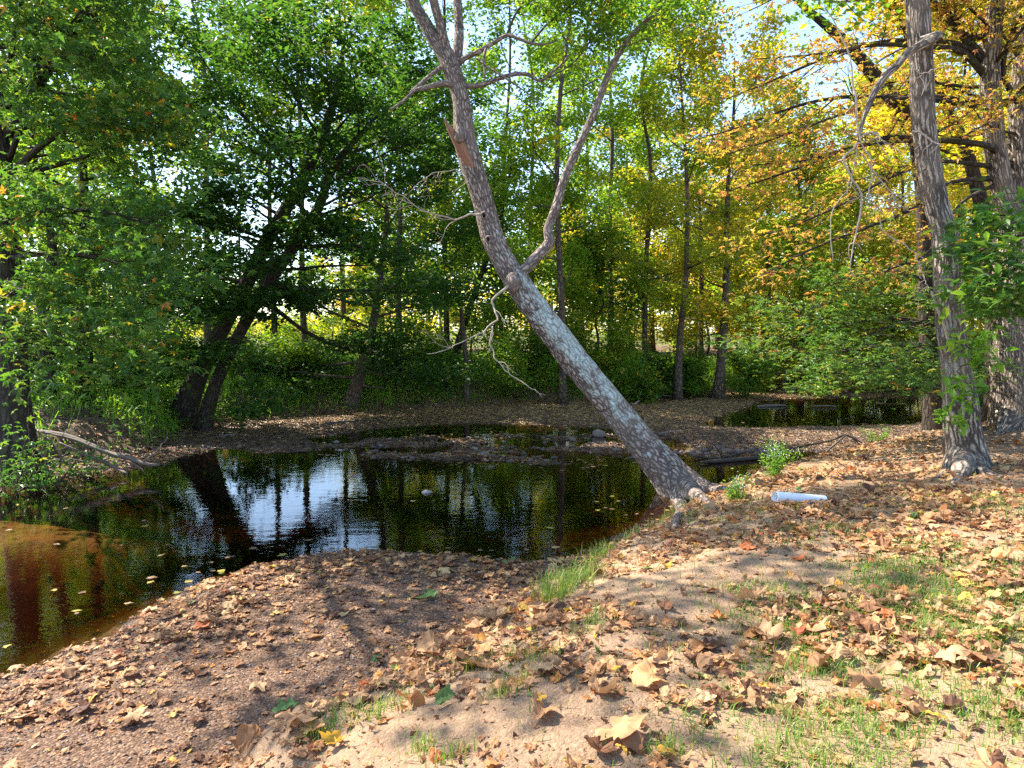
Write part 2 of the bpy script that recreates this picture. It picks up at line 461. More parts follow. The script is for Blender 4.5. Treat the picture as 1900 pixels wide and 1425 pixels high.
M_CHAR = bark_mat('bark_charred', (0.055, 0.05, 0.05), (0.016, 0.014, 0.014), 0.8, 0.16)
M_PIPE = plain_mat('white_plastic', (0.80, 0.80, 0.80), (0.70, 0.70, 0.68), 14, 0.45, 0.001)
M_STONE = plain_mat('creek_stone', (0.20, 0.15, 0.13), (0.11, 0.085, 0.075), 16, 0.75, 0.01, [(0, (0.05, 0.036, 0.03)), (0.5, (0.105, 0.075, 0.06)), (0.85, (0.20, 0.155, 0.13)), (1, (0.40, 0.36, 0.32))])
M_FLOWER = plain_mat('white_petals', (0.8, 0.8, 0.75), (0.7, 0.7, 0.65), 20)

def ground_material():
    m, nt, out = new_mat('ground_earth')
    pos = geo_pos(nt)
    nbig = noise(nt, pos, 0.9, 4); nmid = noise(nt, pos, 6, 5, 0.6); nfin = noise(nt, pos, 55, 4, 0.7)
    vc = nt.nodes.new('ShaderNodeTexVoronoi'); vc.inputs['Scale'].default_value = 68; nt.links.new(pos, vc.inputs['Vector'])
    sep = nt.nodes.new('ShaderNodeSeparateColor'); nt.links.new(vc.outputs['Color'], sep.inputs[0])
    peb = ramp(nt, sep.outputs[0], [(0, (0.07, 0.038, 0.022)), (0.4, (0.14, 0.078, 0.045)), (0.75, (0.205, 0.118, 0.070)), (1, (0.33, 0.22, 0.14))])
    gravel = mixc(nt, mathn(nt, 'MULTIPLY', nmid, 0.35), peb, (0.09, 0.05, 0.029))
    sand = mixc(nt, nbig, mixc(nt, nmid, (0.25, 0.155, 0.088), (0.40, 0.265, 0.155)), mixc(nt, nmid, (0.33, 0.215, 0.125), (0.50, 0.35, 0.215)))
    sand = mixc(nt, ramp(nt, nfin, [(0.45, (0, 0, 0)), (0.7, (0.6,) * 3)]), sand, (0.19, 0.12, 0.07))
    soil = mixc(nt, nmid, (0.085, 0.058, 0.036), (0.17, 0.115, 0.07))
    soil = mixc(nt, ramp(nt, nfin, [(0.5, (0, 0, 0)), (0.72, (0.6,) * 3)]), soil, (0.26, 0.165, 0.085))
    bed = mixc(nt, nmid, (0.075, 0.05, 0.025), (0.14, 0.092, 0.042))
    bed = mixc(nt, ramp(nt, sep.outputs[1], [(0.6, (0, 0, 0)), (0.9, (0.6,) * 3)]), bed, (0.10, 0.072, 0.042))
    shoal = mixc(nt, ramp(nt, nmid, [(0.35, (0, 0, 0)), (0.65, (1, 1, 1))]), (0.17, 0.105, 0.042), (0.44, 0.27, 0.10))
    meadow = mixc(nt, nmid, (0.07, 0.10, 0.02), (0.16, 0.15, 0.035))
    col = mixc(nt, attr(nt, 'sand'), gravel, sand)
    col = mixc(nt, attr(nt, 'soil'), col, soil)
    col = mixc(nt, attr(nt, 'bed'), col, bed)
    col = mixc(nt, attr(nt, 'shoal'), col, shoal)
    col = mixc(nt, attr(nt, 'meadow'), col, meadow)
    wet = mathn(nt, 'MULTIPLY', attr(nt, 'wet'), 0.55)
    col = mixc(nt, wet, col, mixc(nt, 1.0, col, (0.35, 0.33, 0.32), 'MULTIPLY'))
    p = nt.nodes.new('ShaderNodeBsdfPrincipled')
    nt.links.new(col, p.inputs['Base Color'])
    rg = mathn(nt, 'SUBTRACT', 0.92, mathn(nt, 'MULTIPLY', attr(nt, 'wet'), 0.45))
    nt.links.new(rg, p.inputs['Roughness']); p.inputs['Specular IOR Level'].default_value = 0.25
    h1 = mathn(nt, 'MULTIPLY', mathn(nt, 'SUBTRACT', 1.0, vc.outputs['Distance']), mathn(nt, 'SUBTRACT', 1.0, attr(nt, 'sand')))
    h = mathn(nt, 'ADD', mathn(nt, 'MULTIPLY', h1, 0.6), mathn(nt, 'ADD', nfin, mathn(nt, 'MULTIPLY', nmid, 2.0)))
    nt.links.new(bump(nt, h, 1.0, 0.016), p.inputs['Normal'])
    nt.links.new(p.outputs[0], out.inputs[0])
    return m

def water_material():
    m, nt, out = new_mat('creek_water')
    pos = geo_pos(nt)
    n1 = noise(nt, mapping(nt, pos, (1, 1.6, 1)), 3.0, 2, 0.5)
    n2 = noise(nt, mapping(nt, pos, (1, 1.35, 1)), 17.0, 2, 0.55)
    sel = ramp(nt, noise(nt, mapping(nt, pos, (0.35, 0.5, 1)), 0.8, 2), [(0.38, (0.25,) * 3), (0.62, (1, 1, 1))])
    h = mathn(nt, 'ADD', mathn(nt, 'MULTIPLY', n1, 0.5), mathn(nt, 'MULTIPLY', mathn(nt, 'MULTIPLY', n2, 0.20), sel))
    bn = bump(nt, h, 0.22, 0.022)
    fr = nt.nodes.new('ShaderNodeFresnel'); fr.inputs[0].default_value = 1.33; nt.links.new(bn, fr.inputs['Normal'])
    tr = nt.nodes.new('ShaderNodeBsdfTransparent'); tr.inputs[0].default_value = (0.86, 0.78, 0.60, 1)
    gl = nt.nodes.new('ShaderNodeBsdfGlossy'); gl.inputs['Roughness'].default_value = 0.015
    gl.inputs[0].default_value = (1, 1, 1, 1)
    nt.links.new(bn, gl.inputs['Normal'])
    mx = nt.nodes.new('ShaderNodeMixShader')
    nt.links.new(fr.outputs[0], mx.inputs[0]); nt.links.new(tr.outputs[0], mx.inputs[1]); nt.links.new(gl.outputs[0], mx.inputs[2])
    nt.links.new(mx.outputs[0], out.inputs[0])
    ab = nt.nodes.new('ShaderNodeVolumeAbsorption'); ab.inputs['Color'].default_value = (0.62, 0.40, 0.14, 1); ab.inputs['Density'].default_value = 2.2
    nt.links.new(ab.outputs[0], out.inputs['Volume'])
    return m

# ------------------------------------------------------------------ ground, water
def axis(lo, hi, near_lo, near_hi, step, grow):
    a = list(np.arange(near_lo, near_hi + 1e-6, step))
    s = step; x = a[-1]
    while x < hi:
        s *= grow; x += s; a.append(x)
    s = step; x = a[0]; pre = []
    while x > lo:
        s *= grow; x -= s; pre.append(x)
    return np.array(pre[::-1] + a)

gx = axis(-420, 420, -9.5, 9.5, 0.055, 1.06)
gy1 = np.arange(1.6, 9, 0.045); gy2 = np.arange(9, 27, 0.09)
gyt = axis(26.9, 620, 27, 27.05, 0.1, 1.06)
gyb = []
q, s = 1.6, 0.05
while q > -60:
    s *= 1.12; q -= s; gyb.append(q)
gy = np.concatenate([gyb[::-1], gy1, gy2, gyt[gyt > 27.0]])
X, Y = np.meshgrid(gx, gy)
Z, INF = ground_info(X, Y)
Z = Z - 0.0
gb = Buf()
ny, nx = X.shape
ii = (np.arange(ny - 1)[:, None] * nx + np.arange(nx - 1)[None, :])
gb.add(np.stack([X, Y, Z], -1).reshape(-1, 3), np.stack([ii, ii + 1, ii + nx + 1, ii + nx], -1).reshape(-1, 4))
drb, dfb, dw = INF['drb'], INF['dfb'], INF['dw']
m_sand = sstep(0.0, 0.5, drb) * (0.55 + 0.45 * sstep(0.35, 0.65, fbm(X * 0.9, Y * 0.9, 61)))
m_soil = np.maximum(sstep(-0.2, 0.8, dfb), sstep(12, 18, Y) * sstep(0.2, 1, drb))
m_bed = sstep(0.0, 0.15, dw)
m_shoal = sstep(-0.3, 0.7, INF['dsh'] + 0.6 * (fbm(X * 1.5, Y * 1.5, 57) - 0.5)) * m_bed
m_meadow = sstep(14, 24, dfb)
m_wet = sstep(-0.45, 0.0, dw) * (1 - sstep(0.1, 0.5, np.maximum(drb, dfb)))
ground = build('ground', gb, ground_material(), None, True, dict(sand=m_sand, soil=m_soil, bed=m_bed, shoal=m_shoal, meadow=m_meadow, wet=m_wet))
tag(ground, None, None, None, 'structure')

wb = Buf()
wx = np.array([-60, -30, -12, -6, 0, 6, 12, 24]); wy = np.array([0.5, 4, 8, 12, 16, 20, 24, 29])
WX, WY = np.meshgrid(wx, wy)
ii = (np.arange(7)[:, None] * 8 + np.arange(7)[None, :])
wb.add(np.stack([WX, WY, np.zeros_like(WX, float)], -1).reshape(-1, 3), np.stack([ii, ii + 1, ii + 9, ii + 8], -1).reshape(-1, 4))
water = build('water', wb, water_material(), None, True)
tag(water, None, None, None, 'structure')

# ------------------------------------------------------------------ density of the leaf litter, grass (world-space patches)
def W(u, v):
    x, y, z = hit(u, v); return x, y

def blob(x, y, c, rx, ry):
    return np.exp(-(((x - c[0]) / rx) ** 2 + ((y - c[1]) / ry) ** 2))

BARE = [(W(1420, 1050), 0.9, 0.55), (W(1560, 1075), 0.6, 0.4), (W(1200, 1085), 0.45, 0.5), (W(1270, 1130), 0.4, 0.35), (W(1050, 1310), 0.5, 0.22), (W(900, 1350), 0.5, 0.25), (W(1150, 1375), 0.6, 0.2),
        (W(700, 1395), 0.3, 0.2), (W(1840, 1390), 0.3, 0.2), (W(1190, 1010), 0.25, 0.5), (W(1380, 1390), 0.3, 0.18)]
PILE = [(W(1150, 1210), 0.55, 0.35), (W(1300, 1195), 0.55, 0.35), (W(1420, 1220), 0.45, 0.3), (W(1350, 1270), 0.5, 0.22), (W(1200, 1290), 0.35, 0.2), (W(1500, 1150), 0.5, 0.3), (W(1600, 1180), 0.5, 0.3), (W(1250, 1400), 0.3, 0.15),
        (W(1580, 970), 1.3, 0.8), (W(1750, 960), 1.3, 0.9), (W(1500, 900), 1.0, 1.0), (W(1400, 970), 0.6, 0.5), (W(1230, 1030), 0.25, 0.4), (W(1700, 1080), 0.7, 0.5), (W(1760, 1200), 0.5, 0.25), (W(1600, 1330), 0.5, 0.2),
        (W(1000, 1180), 0.45, 0.4), (W(880, 1230), 0.4, 0.3), (W(1860, 1050), 0.5, 0.4)]
def litter_density(x, y):
    h, I = ground_info(x, y)
    up = sstep(0.05, 0.5, I['drb'])
    d_up = 0.36 + 0.35 * fbm(x * 1.6, y * 1.6, 71)
    for c, rx, ry in PILE: d_up = d_up + 0.55 * blob(x, y, c, rx, ry)
    for c, rx, ry in BARE: d_up = d_up * (1 - 0.93 * blob(x, y, c, rx * 1.15, ry * 1.15))
    d_up = d_up * (0.30 + 1.25 * sstep(0.38, 0.64, fbm(x * 2.3, y * 2.3, 75)))
    edge = np.exp(-((I['dw'] + 0.45) / 0.55) ** 2)
    left = sstep(-0.2, -1.6, x)
    d_lo = 0.10 + 1.0 * edge + 0.95 * left * sstep(-1.5, -0.3, I['dw']) + 0.25 * sstep(5.0, 6.4, y) + 0.35 * np.exp(-((I['drb'] + 0.1) / 0.35) ** 2)
    d_lo = d_lo * (0.35 + 1.1 * sstep(0.36, 0.64, fbm(x * 2.0, y * 2.0, 79)))
    d = up * d_up + (1 - up) * d_lo
    d = np.where(I['dw'] > 0.02, 0, d)
    return np.clip(d, 0, 1.2), h, I

def rolled(size, n_ang, rings, rng, n, curl_lo, curl_hi, flat, lobes=1.0):
    """n dry lobed leaves with rolled, crumpled blades; returns verts (n, m, 3) and faces"""
    th = np.linspace(-PI, PI, n_ang, endpoint=False)
    am = rng.uniform(0.04, 0.21, (n, 1)) * lobes; ph0 = rng.normal(0, 0.25, (n, 1))
    lob = 0.76 + am * np.cos(5 * th[None] * 0.93 + ph0) + 0.045 * np.cos(13 * th[None] + rng.uniform(0, 6, (n, 1))) + 0.06 * np.cos(2 * th[None] + rng.uniform(0, 6, (n, 1)))
    lob = lob * (0.68 + 0.32 * np.cos(th * 0.5) ** 2)[None]
    lob = np.where(np.abs(th)[None] > 2.95, lob * 0.55, lob)
    torn = rng.random((n, 1)) < 0.25
    ta = rng.uniform(-PI, PI, (n, 1))
    lob = np.where(torn & (np.abs(((th[None] - ta + PI) % (2 * PI)) - PI) < 0.7), lob * 0.45, lob)
    rr = np.array(rings)
    px = (rr[None, :, None] * (lob * np.cos(th)[None])[:, None, :]).reshape(n, -1); py = (rr[None, :, None] * (lob * np.sin(th)[None])[:, None, :]).reshape(n, -1)
    px = np.concatenate([np.zeros((n, 1)), px], 1); py = np.concatenate([np.zeros((n, 1)), py], 1)
    m = px.shape[1]
    jit = 1 + rng.normal(0, 0.07, (n, m))
    asp = rng.uniform(0.72, 1.2, (n, 1))
    x = px * jit * asp; y = py * jit / asp
    phi = rng.uniform(0, 2 * PI, (n, 1)); c, s = np.cos(phi), np.sin(phi)
    u = x * c + y * s; w = -x * s + y * c
    k = rng.uniform(curl_lo, curl_hi, (n, 1)) * np.where(rng.random((n, 1)) < 0.5, 1, -1.0)
    k = np.where(np.abs(k) < 0.05, 0.05, k)
    u2 = np.sin(u * k) / k; z = (1 - np.cos(u * k)) / k
    z = z + rng.normal(0, 0.30, (n, 1)) * (w ** 2) + 0.055 * np.sin(8 * u + 3 * w + rng.uniform(0, 6, (n, 1))) + 0.045 * np.sin(11 * w - 4 * u + rng.uniform(0, 6, (n, 1)))
    z = z + np.concatenate([np.zeros((n, 1)), np.tile(0.02 * rr[None, :, None] * np.cos(5 * th)[None, None], (n, 1, 1)).reshape(n, -1)], 1)
    z = z + rng.normal(0, 0.022, (n, m))
    V = np.stack([u2 * c - w * s, u2 * s + w * c, z], -1)
    # tilt
    N, T, B = frames(rng, n, flat)
    V = V[..., 0:1] * T[:, None] + V[..., 1:2] * B[:, None] + V[..., 2:3] * N[:, None]
    V = V * np.asarray(size)[:, None, None]
    V[..., 2] -= V[..., 2].min(axis=1, keepdims=True) * 0.80
    F = []
    A = n_ang
    for j in range(A):
        F.append((0, 1 + j, 1 + (j + 1) % A))
    F3 = np.array(F)
    F4 = []
    for r in range(len(rr) - 1):
        for j in range(A):
            a = 1 + r * A; b2 = 1 + (r + 1) * A
            F4.append((a + j, b2 + j, b2 + (j + 1) % A, a + (j + 1) % A))
    return V, F3, np.array(F4).reshape(-1, 4)

def add_leafset(buf, V, F3, F4, ctr, tint):
    n, m, _ = V.shape
    off = np.arange(n)[:, None, None] * m
    base = buf.n
    buf.add((V + ctr[:, None]).reshape(-1, 3), (off + F3[None]).reshape(-1, 3), None, np.repeat(tint, m))
    if len(F4): buf.F.append((off + F4[None]).reshape(-1, 4) + base)

def scatter(rng, n, x0, x1, y0, y1, dens):
    x = rng.uniform(x0, x1, n); y = rng.uniform(y0, y1, n)
    inview = np.abs(x) < 0.74 * y + 0.8
    x, y = x[inview], y[inview]
    d, h, I = dens(x, y)
    k = rng.random(len(x)) < d
    return x[k], y[k], h[k], {q: v[k] for q, v in I.items()}

rng = np.random.default_rng(11)
lit = Buf()
# nearest dry leaves, finely modelled
for (y0, y1, per, na, rings) in ((2.0, 4.6, 420, 20, (0.45, 0.8, 1.0)), (4.6, 8.0, 340, 16, (0.6, 1.0)), (8.0, 15.0, 170, 12, (1.0,))):
    A = (y1 - y0) * 20
    x, y, h, I = scatter(rng, int(A * per), -9, 11, y0, y1, litter_density)
    low = I['drb'] < 0.0
    n = len(x)
    size = (0.026 + rng.gamma(2.4, 0.0145, n)) * np.where(low, 0.9, 1.0) * np.where(rng.random(n) < 0.05, 1.5, 1.0)
    tint = np.clip(np.where(low, rng.normal(0.32, 0.22, n), rng.normal(0.44, 0.22, n)), 0, 0.96)
    tint = np.where(rng.random(n) < 0.07, rng.uniform(0.84, 1.0, n), tint)
    for sel, lo, hi, fl in ((low, 0.1, 1.3, 0.13), (~low, 0.2, 2.1, 0.22)):
        if sel.sum() == 0: continue
        V, F3, F4 = rolled(size[sel] * 0.72, na, rings, rng, int(sel.sum()), lo, hi, fl)
        add_leafset(lit, V, F3, F4, np.stack([x[sel], y[sel], h[sel] + rng.random(int(sel.sum())) * (0.008 + (0.035 if hi > 1.5 else 0.018) * sstep(0.45, 1.0, litter_density(x[sel], y[sel])[0]))], -1), tint[sel])
# fine fragments
def frag_density(x, y):
    d, h, I = litter_density(x, y)
    return np.clip(d * 0.9 + 0.30, 0, 1) * (I['dw'] < 0), h, I
x, y, h, I = scatter(rng, 95000, -8, 9, 2.0, 11, frag_density)
leaves(lit, np.stack([x, y, h + 0.006], -1), 0.008 + rng.gamma(1.6, 0.009, len(x)), np.clip(rng.normal(0.3, 0.25, len(x)), 0, 1), rng, OVAL, 0.5)
fallen = build('fallen_leaves', lit, L_LITTER, None, False)
tag(fallen, 'brown and tan dry leaves strewn over the near gravel bar and sandy bank', None, None, 'stuff')

# wet, dark litter on the bars, sunlit tone painted in toward the far shore
def bar_density(x, y):
    h, I = ground_info(x, y)
    d = sstep(-0.03, 0.03, h) * (0.45 + 0.6 * fbm(x * 1.3, y * 1.3, 83)) * (I['drb'] < 0.6) * (1 - 0.75 * sstep(0.5, 1.5, I['dfb'])) * 1.5
    d = d * (y > 10.5)
    return np.clip(d, 0, 1), np.maximum(h, 0.0), I
mud = Buf()
x, y, h, I = scatter(rng, 125000, -15, 20, 10.5, 28, bar_density)
n = len(x)
leaves(mud, np.stack([x, y, h + 0.012], -1), rng.uniform(0.06, 0.16, n), np.clip(rng.normal(0.42, 0.25, n) + 0.34 * sstep(16, 21, y), 0, 1), rng, LOBED, 0.16)
# leaves of the wood floor beyond the banks
def wood_density(x, y):
    h, I = ground_info(x, y)
    d = np.maximum(sstep(0.4, 1.5, I['dfb']), sstep(0.2, 1, I['drb']) * (y > 13)) * (0.25 + 0.6 * fbm(x * 0.6, y * 0.6, 87)) * (y > 11)
    return np.clip(d, 0, 1), h, I
x, y, h, I = scatter(rng, 60000, -30, 32, 11, 46, wood_density)
leaves(mud, np.stack([x, y, h + 0.02], -1), rng.uniform(0.08, 0.2, len(x)), np.clip(rng.normal(0.62, 0.25, len(x)), 0, 1), rng, LOBED, 0.3)
mudl = build('leaf_litter', mud, L_WETLIT, None, False)
tag(mudl, 'dark damp leaves covering the gravel bars and, in a painted sunlit tone, the far shore of the creek', None, None, 'stuff')

# floating leaves
def float_density(x, y):
    h, I = ground_info(x, y)
    d = np.exp(-(I['dp'] / 0.55)) * 0.30 * (y < 8.5) + 0.05 * (x < -1.0) * (y < 9) * fbm(x * 0.7, y * 0.7, 91) + 0.012
    d = d + 0.5 * blob(x, y, on_z(1190, 955), 0.5, 0.55) + 0.25 * (I['df'] > 0) * np.exp(-I['df'] / 0.8) + 0.55 * (I['drf'] > -0.5) * sstep(0.42, 0.62, fbm(x * 1.2, y * 2.4, 93))
    return np.clip(d, 0, 1) * (I['dw'] > -0.05) * (h < 0), h * 0, I
fl = Buf()
x, y, h, I = scatter(rng, 22000, -14, 14, 4.0, 27, float_density)
n = len(x)
V, F3, F4 = rolled(rng.uniform(0.045, 0.10, n) * 0.75, 14, (1.0,), rng, n, 0.05, 0.35, 0.015)
V[..., 2] *= 0.35
add_leafset(fl, V, F3, F4, np.stack([x, y, np.full(n, 0.004)], -1), rng.random(n))
flo = build('floating_leaves', fl, L_FLOAT, None, False)
tag(flo, 'pale fallen leaves floating on the dark creek water', None, None, 'stuff')
# sunken leaves on the bed
sk = Buf()
def bed_density(x, y):
    h, I = ground_info(x, y)
    return np.clip((I['dw'] > 0.05) * (0.15 + 0.6 * np.exp(-I['dw'] / 0.7)), 0, 1) * (y < 17), h, I
x, y, h, I = scatter(rng, 11000, -12, 9, 4.2, 17, bed_density)
leaves(sk, np.stack([x, y, h + 0.012], -1), rng.uniform(0.06, 0.14, len(x)), np.clip(rng.normal(0.45, 0.25, len(x)), 0, 1), rng, LOBED, 0.12)
tag(build('sunken_leaves', sk, L_WETLIT, None, False), 'brown leaves lying on the creek bed under water', None, None, 'stuff')

# ------------------------------------------------------------------ grass
GRASSY = [(W(1740, 1130), 1.0, 0.7), (W(1800, 1090), 0.8, 0.5), (W(1560, 1220), 0.28, 0.2), (W(1720, 1270), 0.6, 0.25), (W(1450, 1340), 0.35, 0.16), (W(1550, 1330), 0.4, 0.16), (W(1640, 1390), 0.5, 0.15), (W(1480, 1400), 0.3, 0.12),
          (W(1350, 1090), 0.2, 0.15), (W(1390, 1140), 0.3, 0.15), (W(1490, 985), 0.4, 0.35), (W(1700, 1130), 0.5, 0.4), (W(1840, 1330), 0.4, 0.2), (W(1290, 960), 0.4, 0.3), (W(1440, 945), 0.5, 0.3), (W(1350, 930), 0.35, 0.35),
          (W(1860, 930), 0.8, 0.5), (W(1730, 1010), 0.4, 0.3), (W(1640, 1060), 0.3, 0.2), (W(1780, 1190), 0.5, 0.3)]
SPRIG = [(W(870, 1240), 0.12, 0.12), (W(830, 1235), 0.10, 0.10), (W(960, 1215), 0.14, 0.12), (W(1000, 1225), 0.10, 0.1), (W(740, 1310), 0.10, 0.08), (W(790, 1395), 0.07, 0.05), (W(840, 1410), 0.06, 0.05), (W(930, 1290), 0.06, 0.06),
         (W(960, 1270), 0.07, 0.05), (W(1080, 1170), 0.1, 0.1), (W(620, 1345), 0.1, 0.08), (W(1100, 1150), 0.08, 0.1), (W(690, 1330), 0.1, 0.08), (W(590, 1370), 0.06, 0.06), (W(1240, 1395), 0.05, 0.05)]
FRINGE = [(W(1075, 1075), 0.16, 0.25), (W(1110, 1035), 0.16, 0.3), (W(1050, 1090), 0.16, 0.2), (W(1150, 1005), 0.2, 0.3), (W(1180, 990), 0.2, 0.3), (W(1235, 965), 0.25, 0.3), (W(1030, 1110), 0.12, 0.15)]

def grass_blades(buf, rng, x, y, z, L, lean=0.5, wid=0.0035, tint=None):
    n = len(x)
    a = rng.uniform(0, 2 * PI, n); ln = np.abs(rng.normal(0, lean, n)) + 0.1
    d = np.stack([np.cos(a), np.sin(a), np.zeros(n)], -1); s = np.stack([-np.sin(a), np.cos(a), np.zeros(n)], -1)
    p0 = np.stack([x, y, z - 0.005], -1)
    mid = p0 + d * (L * ln * 0.35)[:, None] + np.array([0, 0, 1]) * (L * 0.6)[:, None]
    tip = p0 + d * (L * ln)[:, None] + np.array([0, 0, 1]) * (L * (1 - 0.25 * ln))[:, None]
    w = (wid * (0.7 + 0.6 * rng.random(n)))[:, None] * s
    V = np.stack([p0 - w, p0 + w, mid + w * 0.8, mid - w * 0.8, tip], 1)
    base = buf.n
    o = np.arange(n)[:, None] * 5
    t = rng.random(n) if tint is None else tint
    buf.add(V.reshape(-1, 3), o + np.array([[0, 1, 2, 3]]), None, np.repeat(t, 5))
    buf.F.append(o + np.array([[3, 2, 4]]) + base)

gr = Buf(); rng = np.random.default_rng(23)
def grass_density(x, y):
    h, I = ground_info(x, y)
    d = 0.02 + 0.0 * x
    for c, rx, ry in GRASSY: d = d + 0.8 * blob(x, y, c, rx, ry)
    d = d * (0.25 + 1.1 * sstep(0.42, 0.66, fbm(x * 4, y * 4, 97))) * sstep(0.2, 0.8, I['drb'])
    return np.clip(d, 0, 1), h, I
for (y0, y1, k, w) in ((2.0, 4.2, 4300, 0.0021), (4.2, 7, 2300, 0.0028), (7, 12, 1000, 0.0044)):
    x, y, h, I = scatter(rng, int((y1 - y0) * 10 * k), -1, 9, y0, y1, grass_density)
    n = len(x)
    grass_blades(gr, rng, x, y, h, rng.uniform(0.03, 0.085, n), 0.9, w, np.clip(rng.normal(0.5, 0.28, n), 0, 1))
for patches, num, lo, hi, wd in ((SPRIG, 70, 0.03, 0.11, 0.0024), (FRINGE, 210, 0.05, 0.22, 0.003)):
    for c, rx, ry in patches:
        x = rng.normal(c[0], rx * 0.7, num); y = rng.normal(c[1], ry * 0.7, num)
        h, I = ground_info(x, y); k = h > 0.01; x, y, h = x[k], y[k], h[k]
        grass_blades(gr, rng, x, y, h, rng.uniform(lo, hi, len(x)), 0.55, wd, np.clip(rng.normal(0.62, 0.25, len(x)), 0, 1))
tag(build('grass', gr, L_GRASS, None, False), 'short green and straw grass in patches on the sandy right bank', None, None, 'stuff')

# ------------------------------------------------------------------ stones
def pebbles(buf, rng, x, y, z, r):
    """low irregular stones"""
    t = (1 + 5 ** 0.5) / 2
    v = np.array([(-1, t, 0), (1, t, 0), (-1, -t, 0), (1, -t, 0), (0, -1, t), (0, 1, t), (0, -1, -t), (0, 1, -t), (t, 0, -1), (t, 0, 1), (-t, 0, -1), (-t, 0, 1)], float)
    v /= np.linalg.norm(v[0])
    f = np.array([(0, 11, 5), (0, 5, 1), (0, 1, 7), (0, 7, 10), (0, 10, 11), (1, 5, 9), (5, 11, 4), (11, 10, 2), (10, 7, 6), (7, 1, 8), (3, 9, 4), (3, 4, 2), (3, 2, 6), (3, 6, 8), (3, 8, 9), (4, 9, 5), (2, 4, 11), (6, 2, 10), (8, 6, 7), (9, 8, 1)])
    n = len(x)
    s = np.stack([rng.uniform(0.8, 1.4, n), rng.uniform(0.7, 1.1, n), rng.uniform(0.4, 0.75, n)], -1) * np.asarray(r)[:, None]
    a = rng.uniform(0, 2 * PI, n); c, sn = np.cos(a), np.sin(a)
    V = v[None] * (1 + rng.normal(0, 0.14, (n, 12, 1))) * s[:, None]
    V = np.stack([V[..., 0] * c[:, None] - V[..., 1] * sn[:, None], V[..., 0] * sn[:, None] + V[..., 1] * c[:, None], V[..., 2]], -1)
    V += np.stack([x, y, z], -1)[:, None]
    buf.add(V.reshape(-1, 3), (np.arange(n)[:, None, None] * 12 + f[None]).reshape(-1, 3), None, np.repeat(rng.random(n), 12))

rng = np.random.default_rng(31)
pb = Buf()
def peb_density(x, y):
    h, I = ground_info(x, y)
    return np.clip((I['drb'] < 0.15) * (I['dw'] < 0.3) * (0.35 + 0.4 * fbm(x * 2, y * 2, 101)), 0, 1), h, I
x, y, h, I = scatter(rng, 26000, -8, 3, 3.0, 9, peb_density)
pebbles(pb, rng, x, y, h + 0.002, rng.uniform(0.004, 0.011, len(x)) * np.where(rng.random(len(x)) < 0.05, 1.9, 1))
def riffle_density(x, y):
    h, I = ground_info(x, y)
    d = sstep(-0.6, 0.3, I['drf']) * 0.6 + 0.5 * np.exp(-((I['dp'] + 0.05) / 0.25) ** 2) * (y > 10.5) * (I['dfb'] < -0.3)
    d = d + 0.9 * blob(x, y, on_z(1360, 838), 2.2, 0.5)
    return np.clip(d, 0, 1) * (y > 10), h, I
x, y, h, I = scatter(rng, 5200, -7, 9, 10, 21, riffle_density)
pebbles(pb, rng, x, y, np.maximum(h, -0.03) + 0.004, rng.gamma(2.0, 0.011, len(x)) + 0.010)
tag(build('gravel', pb, M_STONE, None, True), 'small brown stones and gravel on the creek bars', None, None, 'stuff')

def stone(name, label, u, v, rx, ry, rz, tint, group=None, seed=0, z=None):
    x, y = on_z(u, v, 0.0)
    r = np.random.default_rng(seed)
    k, q = 18, 11
    ph = np.linspace(0.06, PI - 0.06, q); th = np.linspace(0, 2 * PI, k, endpoint=False)
    d = np.stack([np.sin(ph)[:, None] * np.cos(th), np.sin(ph)[:, None] * np.sin(th), np.cos(ph)[:, None] * np.ones(k)], -1)
    nz = fbm(d[..., 0] * 1.6 + seed, d[..., 1] * 1.6 + d[..., 2], seed, 3) - 0.5
    R = 1 + 0.7 * nz
    V = d * R[..., None] * np.array([rx, ry, rz]); V[..., 2] = np.sign(V[..., 2]) * np.abs(V[..., 2]) ** 0.9 * rz ** 0.1
    a = r.uniform(0, PI)
    V = np.stack([V[..., 0] * math.cos(a) - V[..., 1] * math.sin(a), V[..., 0] * math.sin(a) + V[..., 1] * math.cos(a), V[..., 2]], -1)
    g = float(gz(x, y)[0]) if z is None else z
    g = max(g, -0.03)
    b = Buf()
    i = np.arange(q - 1)[:, None] * k; j = np.arange(k)[None]; j2 = (j + 1) % k
    b.add((V + np.array([x, y, g + rz * 0.25])).reshape(-1, 3), np.stack([i + j, i + k + j, i + k + j2, i + j2], -1).reshape(-1, 4), None, np.full(k * q, tint))
    o = build(name, b, M_STONE, None, True)
    return tag(o, label, 'stone', group)

stone('stone', 'pale flat stone rising alone from the dark middle of the pool', 791, 914, 0.085, 0.06, 0.04, 0.95, None, 3, -0.01)
stone('stone', 'rounded pinkish stone in the shallows just left of the leaning trunk', 1112, 810, 0.16, 0.11, 0.10, 0.8, None, 5)
stone('stone', 'small upright grey stone beside the rounded pinkish stone in the shallows', 1061, 817, 0.09, 0.07, 0.08, 0.7, None, 6)
stone('stone', 'broad flat stone with pale top amid the leafy riffle', 897, 842, 0.14, 0.09, 0.06, 0.75, None, 8)
stone('stone', 'pale tilted stone below the riffle close to its shallow outflow', 880, 835, 0.07, 0.05, 0.05, 0.9, None, 9)
stone('stone', 'dark stone at the water edge of the leafy left gravel bar', 690, 838, 0.09, 0.07, 0.05, 0.2, None, 10)
stone('stone', 'small dark stone between the side pool and the leafy riffle', 693, 850, 0.07, 0.05, 0.04, 0.15, None, 12)
rs = np.random.default_rng(41)
